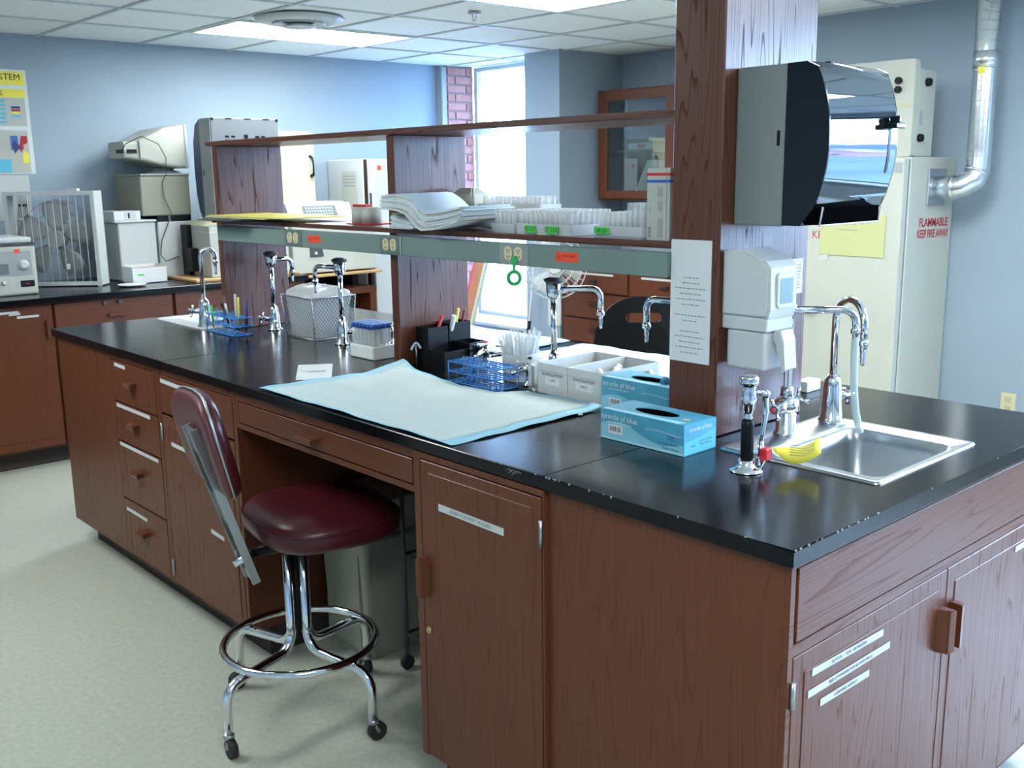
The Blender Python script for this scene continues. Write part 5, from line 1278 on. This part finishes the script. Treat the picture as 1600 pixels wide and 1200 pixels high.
bm = bm_new()
for q in range(4): textlines(bm, (2.6973, 5.36, 1.43), (0, -1, 0), (0, 0, 1), .17, [(.085-.022*q, .9, 0)], rng, .008)
w('print', bm, 'ink_grey', pap)
# safety poster
t = thing('safety_poster', 'hazard identification wall poster with yellow bands and colour blocks on the back wall', 'poster', (.35, 5.648, 1.45))
PYW = YB-.0022
def flat(name, x0, x1, z0, z1, mat, d=0, parent=None): return w(name, B(x0, x1, PYW-.0012-d, PYW-d, z0, z1), mat, parent or t)
flat('sheet', -.10, .676, 1.555, 2.15, 'paper')
flat('yellow_band', -.09, .664, 2.062, 2.138, 'yellow', .0013); flat('yellow_band', -.09, .660, 1.992, 2.040, 'yellow', .0013)
lettering('IDENTIFICATION  SYSTEM', .050, (.352, PYW-.0032, 2.106), (1, 0, 0), (0, 0, 1), 'ink', t, 1.0)
lettering('RATINGS', .040, (.455, PYW-.0032, 2.015), (1, 0, 0), (0, 0, 1), 'ink', t, 1.0)
flat('panel', .10, .655, 1.830, 1.990, 'off_white', .0013)
for k in range(6): flat('blue_row', .20, .545, 1.965-.024*k, 1.978-.024*k, 'cyan', .0026)
for k, mt in enumerate(('navy', 'ink_red', 'yellow', 'cyan')): flat('colour_row', .575, .625, 1.930-.016*k, 1.943-.016*k, mt, .0026)
flat('panel', .10, .652, 1.560, 1.806, 'off_white', .0013); flat('blue_margin', .30, .545, 1.565, 1.640, 'cyan', .0026)
def poly(name, pts, mat, d): w(name, PR(pts, 'y', PYW-.0012-d, PYW-d), mat, t)
poly('diamond', [(.570, 1.672), (.602, 1.712), (.572, 1.752), (.558, 1.72)], 'navy', .0036); poly('blue_block', [(.552, 1.69), (.552, 1.775), (.592, 1.775), (.594, 1.735), (.57, 1.70)], 'blue', .0026)
poly('red_block', [(.602, 1.735), (.612, 1.775), (.645, 1.775), (.645, 1.735), (.615, 1.72)], 'ink_red', .0030); poly('red_diamond', [(.588, 1.708), (.606, 1.682), (.624, 1.708), (.606, 1.735)], 'ink_red', .0034)
poly('yellow_block', [(.612, 1.618), (.646, 1.618), (.646, 1.668), (.628, 1.692), (.612, 1.668)], 'yellow', .0026)
t2_ = thing('wall_pocket', 'clear plastic document pocket taped on the back wall under the poster', 'pocket', (.35, 5.648, 1.28))
w('sheet', B(-.02, .632, PYW-.004, PYW, 1.285, 1.548), 'white', t2_); bm = bm_new()
for k in range(5): tube(bm, [(.555+.012*k, PYW-.006, 1.30), (.555+.012*k, PYW-.006, 1.45)], .002, 5)
w('pocket_ribs', bm, 'pale_grey', t2_); w('black_clip', B(.555, .60, PYW-.0065, PYW-.0042, 1.365, 1.380), 'black', t2_)

# ================================================================== window side
t = thing('flammable_refrigerator', 'cream refrigerator marked flammable against the right wall with a metal duct', 'refrigerator', (3.6, 1.9, 0))
FYS = 1.549
w('case', B(3.395, 3.868, FYS, 2.30, .03, 1.572, .006), 'off_white', t); w('plinth', B(3.43, 3.85, FYS+.02, 2.28, 0, .03), 'dark_grey', t)
w('door_gasket', B(3.382, 3.3945, FYS+.006, 2.294, .05, 1.560), 'mid_grey', t); dr = w('door', B(3.330, 3.381, FYS+.002, 2.298, .05, 1.565, .006, 2), 'off_white', t)
w('hinge_cover', B(3.326, 3.345, FYS+.01, FYS+.05, 1.500, 1.545, .002), 'pale_grey', dr)
w('latch', L([(.02, -.02), (.018, -.008), (.01, 0)], (3.33, 2.02, .80), 14, axis='x'), 'chrome', dr)
lettering('FLAMMABLE', .058, (3.664, FYS-.0012, 1.249), (1, 0, -.02), (0, 0, 1), 'ink_red', t, .98, bold=.025)
lettering('KEEP FIRE AWAY', .056, (3.664, FYS-.0012, 1.193), (1, 0, -.02), (0, 0, 1), 'ink_red', t, .80, bold=.025)
lettering('KEEP FIRE AWAY', .056, (3.3290, 1.835, 1.188), (0, -1, 0), (0, 0, 1), 'ink_red', dr, .92)
q = [on(*p, 'x', 3.3275) for p in ((1283, 333), (1385, 338), (1380, 403), (1280, 397))]
bm = bm_new(); bm.faces.new([bm.verts.new(v) for v in q]); thicken(bm, .0015)
nt_ = tag(obj('yellow_note', bm, 'yellow_note'), 'large yellow paper note taped on the cream refrigerator door', 'note')
lettering('EMPTY', .060, (3.3245, 1.83, 1.262), (0, -1, .05), (0, 0, 1), 'ink_grey', nt_, 1.15)
obj('underline', B(3.3250, 3.3258, 1.77, 1.88, 1.218, 1.2205), 'ink_grey', nt_)
bm = bm_new(); slab(bm, (3.3262, 1.955, 1.075), (0, -1, .4), (0, .4, 1), .05, .03, .001); obj('tape', bm, 'bag_plastic', nt_)
bm = bm_new(); tube(bm, [(3.655, FYS-.012, 1.423), (3.655, 1.445, 1.423), (3.660, 1.425, 1.426), (3.690, 1.368, 1.462), (3.70, 1.362, 1.495), (3.70, 1.362, 1.60), (3.70, 1.362, 2.00), (3.70, 1.370, HC+.001)], .056, 18)
t = thing('metal_duct', 'shiny corrugated metal duct rising from the cream refrigerator to the ceiling', 'duct', (3.70, 1.4, 1.35))
w('pipe', bm, 'duct', t); w('wall_plate', B(3.565, 3.750, FYS-.012, FYS-.001, 1.335, 1.515, .002), 'duct', t)
bm = bm_new()
for k in range(16):
    zz = 1.60+.046*k; tube(bm, [Vector((3.70+.0565*math.cos(2*PI*j/18), 1.362+.0565*math.sin(2*PI*j/18), zz)) for j in range(19)], .0012, 4, False)
w('seams', bm, 'duct', t)
for a, b in (((3.655, 1.462, 1.423), (3.655, 1.445, 1.423)), ((3.692, 1.366, 1.49), (3.696, 1.364, 1.50)), ((3.70, 1.362, 1.98), (3.70, 1.362, 2.06))): w('joint_band', T([a, b], .0605, 18), 'duct', t)
w('yellow_tag', B(3.640, 3.6435, 1.338, 1.372, 1.955, 1.985), 'yellow', t)
t = thing('control_box', 'white control box with black knobs on top of the cream refrigerator', 'control box', (3.6, 1.75, 1.5725))
w('case', B(3.470, 3.640, 1.572, 1.925, 1.5725, 1.985, .004), 'off_white', t)
w('face_plate', PR(rrect(1.570, 1.945, 1.5725, 2.030, .016), 'x', 3.420, 3.468, .003), 'off_white', t)
for z in (1.932, 1.890): w('knob', L([(.017, -.016), (.017, 0)], (3.420, 1.650, z), 14, axis='x'), 'black', t)
for x, z in ((3.545, 1.925), (3.497, 1.662)): w('side_knob', L([(.018, -.020), (.020, 0)], (x, 1.572, z), 14, axis='y'), 'black', t)
w('label', B(3.4185, 3.4196, 1.585, 1.650, 1.80, 1.825), 'cream', t); w('side_label', B(3.49, 3.52, 1.5705, 1.5718, 1.72, 1.79), 'pale_grey', t)
t = thing('wall_outlet', 'ivory power outlet low on the blue right wall', 'outlet', (XR, 1.193, .33))
w('plate', B(XR-.007, XR-.0003, 1.155, 1.230, .275, .390, .002), 'ivory', t)
for z in (.31, .355): w('socket', B(XR-.009, XR-.0068, 1.177, 1.208, z-.014, z+.014, .001), 'cream', t)
# glass fronted wall cabinet in the alcove
t = thing('glass_cabinet', 'brown wooden wall cabinet with a glass door in the alcove', 'cabinet', (4.25, 3.9, 1.325))
y0, y1, z0, z1 = 3.555, 4.255, 1.325, 2.082
for nm, a in (('side', (4.10, 4.398, y0, y0+.02, z0, z1)), ('side', (4.10, 4.398, y1-.02, y1, z0, z1)), ('top', (4.10, 4.398, y0+.02, y1-.02, z1-.02, z1)), ('bottom', (4.10, 4.398, y0+.02, y1-.02, z0, z0+.02)), ('back', (4.385, 4.398, y0+.02, y1-.02, z0+.02, z1-.02)), ('shelf', (4.12, 4.384, y0+.021, y1-.021, 1.655, 1.672))): w(nm, B(*a), 'wood_z', t)
bm = B(4.080, 4.0995, y0, y0+.075, z0, z1, .002); box(bm, 4.080, 4.0995, y1-.10, y1-.02, z0+.01, z1-.01, .002); box(bm, 4.080, 4.0995, y0+.075, y1-.10, z1-.075, z1-.01, .002); box(bm, 4.080, 4.0995, y0+.075, y1-.10, z0+.01, z0+.065, .002)
d = w('door', bm, 'wood_z', t); w('pane', B(4.088, 4.092, y0+.075, y1-.10, z0+.065, z1-.075), 'glass_dark', d)
tag(obj('cabinet_box', B(4.15, 4.30, 3.80, 4.02, 1.6725, 1.715, .002), 'white'), 'flat white box with a red label on the glass cabinet shelf', 'box'); obj('label', B(4.1485, 4.1498, 3.86, 3.93, 1.68, 1.708), 'ink_red', bpy.data.objects['cabinet_box'])
tag(obj('paper_stack', PR([(3.60, 1.3455), (4.08, 1.3455), (3.95, 1.60), (3.60, 1.60)], 'x', 4.28, 4.38), 'paper'), 'leaning white papers on the floor of the glass cabinet', 'papers')
tag(obj('white_bottle', L([(.045, 0), (.048, .01), (.048, .11), (.02, .14), (.02, .165)], (4.24, 3.685, 1.6725), 18), 'white'), 'tall white bottle on the glass cabinet shelf', 'bottle')
tag(obj('white_tin', B(4.20, 4.34, 3.95, 4.10, 1.6725+.19, 1.90+.02, .003), 'white'), 'small white box high in the glass cabinet', 'box')
w('upper_shelf', B(4.12, 4.384, y0+.021, y1-.021, 1.848, 1.862), 'wood_z', bpy.data.objects['glass_cabinet'])
# drawer cabinets in the alcove
t = thing('alcove_cabinet', 'brown wooden cabinet of drawers with white labels in the alcove', 'cabinet', (4.1, 3.6, 0))
w('body', B(3.77, 4.396, 2.905, 4.292, .09, .855), 'wood_z', t); w('toe_kick', B(3.83, 4.39, 2.91, 4.29, 0, .09), 'kick', t)
w('counter', B(3.74, 4.398, 2.903, 4.297, .8555, .885, .003), 'epoxy', t)
for c0, c1 in ((4.275, 3.665), (3.645, 3.035)):
    for z0, z1 in ((.705, .845), (.520, .690), (.345, .505), (.11, .33)):
        d = w('drawer', B(3.752, 3.769, c1, c0, z0, z1, .002), 'wood_y', t); yc = (c0+c1)/2
        w('handle', B(3.728, 3.752, yc-.03, yc+.03, z1-.075, z1-.055, .003), 'wood_dark', d)
        if z0 > .7: w('label_strip', B(3.7505, 3.7517, yc-.18, yc+.20, .822, .836), 'label_tape', d)
# pedestal fan by the window
t = thing('pedestal_fan', 'white pedestal fan standing before the window pier', 'fan', (3.42, 4.02, 0))
fo2 = Vector((0, 0, .90)); fd = Vector((-.68, -.73, 0)).normalized(); fs = Vector((-fd.y, fd.x, 0))
obj('base', L([(.20, 0), (.20, .012), (.15, .025), (.03, .035)], n=28), 'white', t); obj('pole', T([(0, 0, .03), (0, 0, .72)], .022, 14), 'white', t)
obj('control_box', xform(B(-.045, .045, -.04, .04, .50, .76, .015, 3), Matrix.Rotation(math.atan2(fd.y, fd.x)+PI/2, 4, 'Z')), 'white', t)
bm = bm_new()
for z in (.56, .59, .62): sphere(bm, fd*.042+Vector((0, 0, z)), .008, 8)
obj('buttons', bm, 'mid_grey', t)
obj('motor', T([fo2-fd*.13, fo2-fd*.02], [.05, .065], 18), 'white', t)
for dpt, nm in ((.045, 'front_cage'), (-.045, 'rear_cage')):
    bm = bm_new()
    for r_ in (.06, .12, .18, .215): tube(bm, [fo2+fd*dpt*(1.0 if r_ < .2 else .3)+(fs*math.cos(2*PI*k/32)+Vector((0, 0, 1))*math.sin(2*PI*k/32))*r_ for k in range(33)], .003, 5, False)
    for k in range(28):
        a = 2*PI*k/28; u = fs*math.cos(a)+Vector((0, 0, 1))*math.sin(a); tube(bm, [fo2+fd*dpt+u*.03, fo2+fd*dpt+u*.17, fo2+fd*dpt*.3+u*.215], .0014, 4, False)
    obj(nm, bm, 'white', t)
obj('cage_badge', T([fo2+fd*.046, fo2+fd*.052], .04, 20), 'white', t)
for k in range(3):
    a = 2*PI*k/3; bm = bm_new(); g = []
    for j in range(5):
        r_ = .03+.16*j/4; g.append([bm.verts.new(fo2+(fs*math.cos(a+th)+Vector((0, 0, 1))*math.sin(a+th))*r_+fd*(.03*th)) for th in (-.6, -.3, 0, .3, .6)])
    for j in range(4):
        for s in range(4): bm.faces.new((g[j][s], g[j+1][s], g[j+1][s+1], g[j][s+1])).smooth = True
    thicken(bm, .003); obj('blade', bm, 'bag_plastic', t)
t = thing('leaning_rod', 'thin white rod with a black grip leaning by the window sill', 'rod', (3.60, 4.52, 0)); w('rod', T([(3.62, 4.54, 0), (3.68, 4.50, .85)], .008, 8), 'white', t); w('grip', T([(3.640, 4.527, .30), (3.650, 4.520, .46)], .014, 8), 'black', t)
# panel leaning on the sill
t = thing('leaning_board', 'orange brown wooden panel with a red strip leaning against the window sill', 'panel', (3.4, 5.2, 0))
def lean(nm, y0, y1, d0, d1, mat, z1=.97):
    w(nm, PR([(3.30+d0, 0), (3.30+d1, 0), (3.30+d1+.33, z1), (3.30+d0+.33, z1)], 'y', y0, y1), mat, t)
lean('board', 4.955, 5.05, 0, .022, 'orange_wood'); lean('lit_edge', 4.925, 4.953, .0, .022, 'cream'); lean('red_strip', 5.052, 5.07, 0, .022, 'red')  # cream strip paints window light on the board's end edge
# black chair on the window side
t = thing('black_chair', 'black plastic shell chair with a slotted arched back behind the island bench', 'chair', (2.035, 2.03, 0), R(-42))
Mc = Matrix.Identity(4)
def shell(uv): return uv
n = 26; outer = []
for k in range(n+1):
    a = PI*k/n; outer.append((.225*math.copysign(abs(math.cos(a))**.8, math.cos(a)), .66+.30*max(0, math.sin(a))**.8))
outer = [(.205, .50)]+outer+[(-.205, .50)]
hole = [(x, z) for x, z in rrect(-.075, .085, .842, .885, .02, 5)]
bm = bm_new(); vo = [bm.verts.new((x, .18-.5*x*x*0+.10*(z-.5)*.5-.7*x*x*-.6, z)) for x, z in outer]; vh = [bm.verts.new((x, .18+.05*(z-.5)+.42*x*x, z)) for x, z in hole]
eo = [bm.edges.new((vo[k], vo[(k+1) % len(vo)])) for k in range(len(vo))]; eh = [bm.edges.new((vh[k], vh[(k+1) % len(vh)])) for k in range(len(vh))]
bmesh.ops.triangle_fill(bm, use_beauty=True, use_dissolve=False, edges=eo+eh)
thicken(bm, .018)
obj('backrest', bm, 'black', t)
obj('seat', loft(bm_new(), [se_loop(0, -.02, a, b, z, 0) for a, b, z in ((.18, .18, .455), (.215, .215, .470), (.215, .215, .492), (.19, .19, .502))], True, True), 'black', t)
obj('back_neck', B(-.15, .15, .165, .190, .44, .52, .006), 'black', t)
for sx_ in (-1, 1):
    for sy_ in (-1, 1): obj('leg', T([(sx_*.15, sy_*.15, .46), (sx_*.21, sy_*.21, 0)], .012, 10), 'chrome', t)
# fine print is too small to pick apart stroke by stroke
for o in C.objects:
    if o.parent is not None and o.name.split('.')[0] in ('print', 'barcode', 'dotted_line', 'socket_slots', 'buttons', 'pocket_ribs'): o['kind'] = 'stuff'
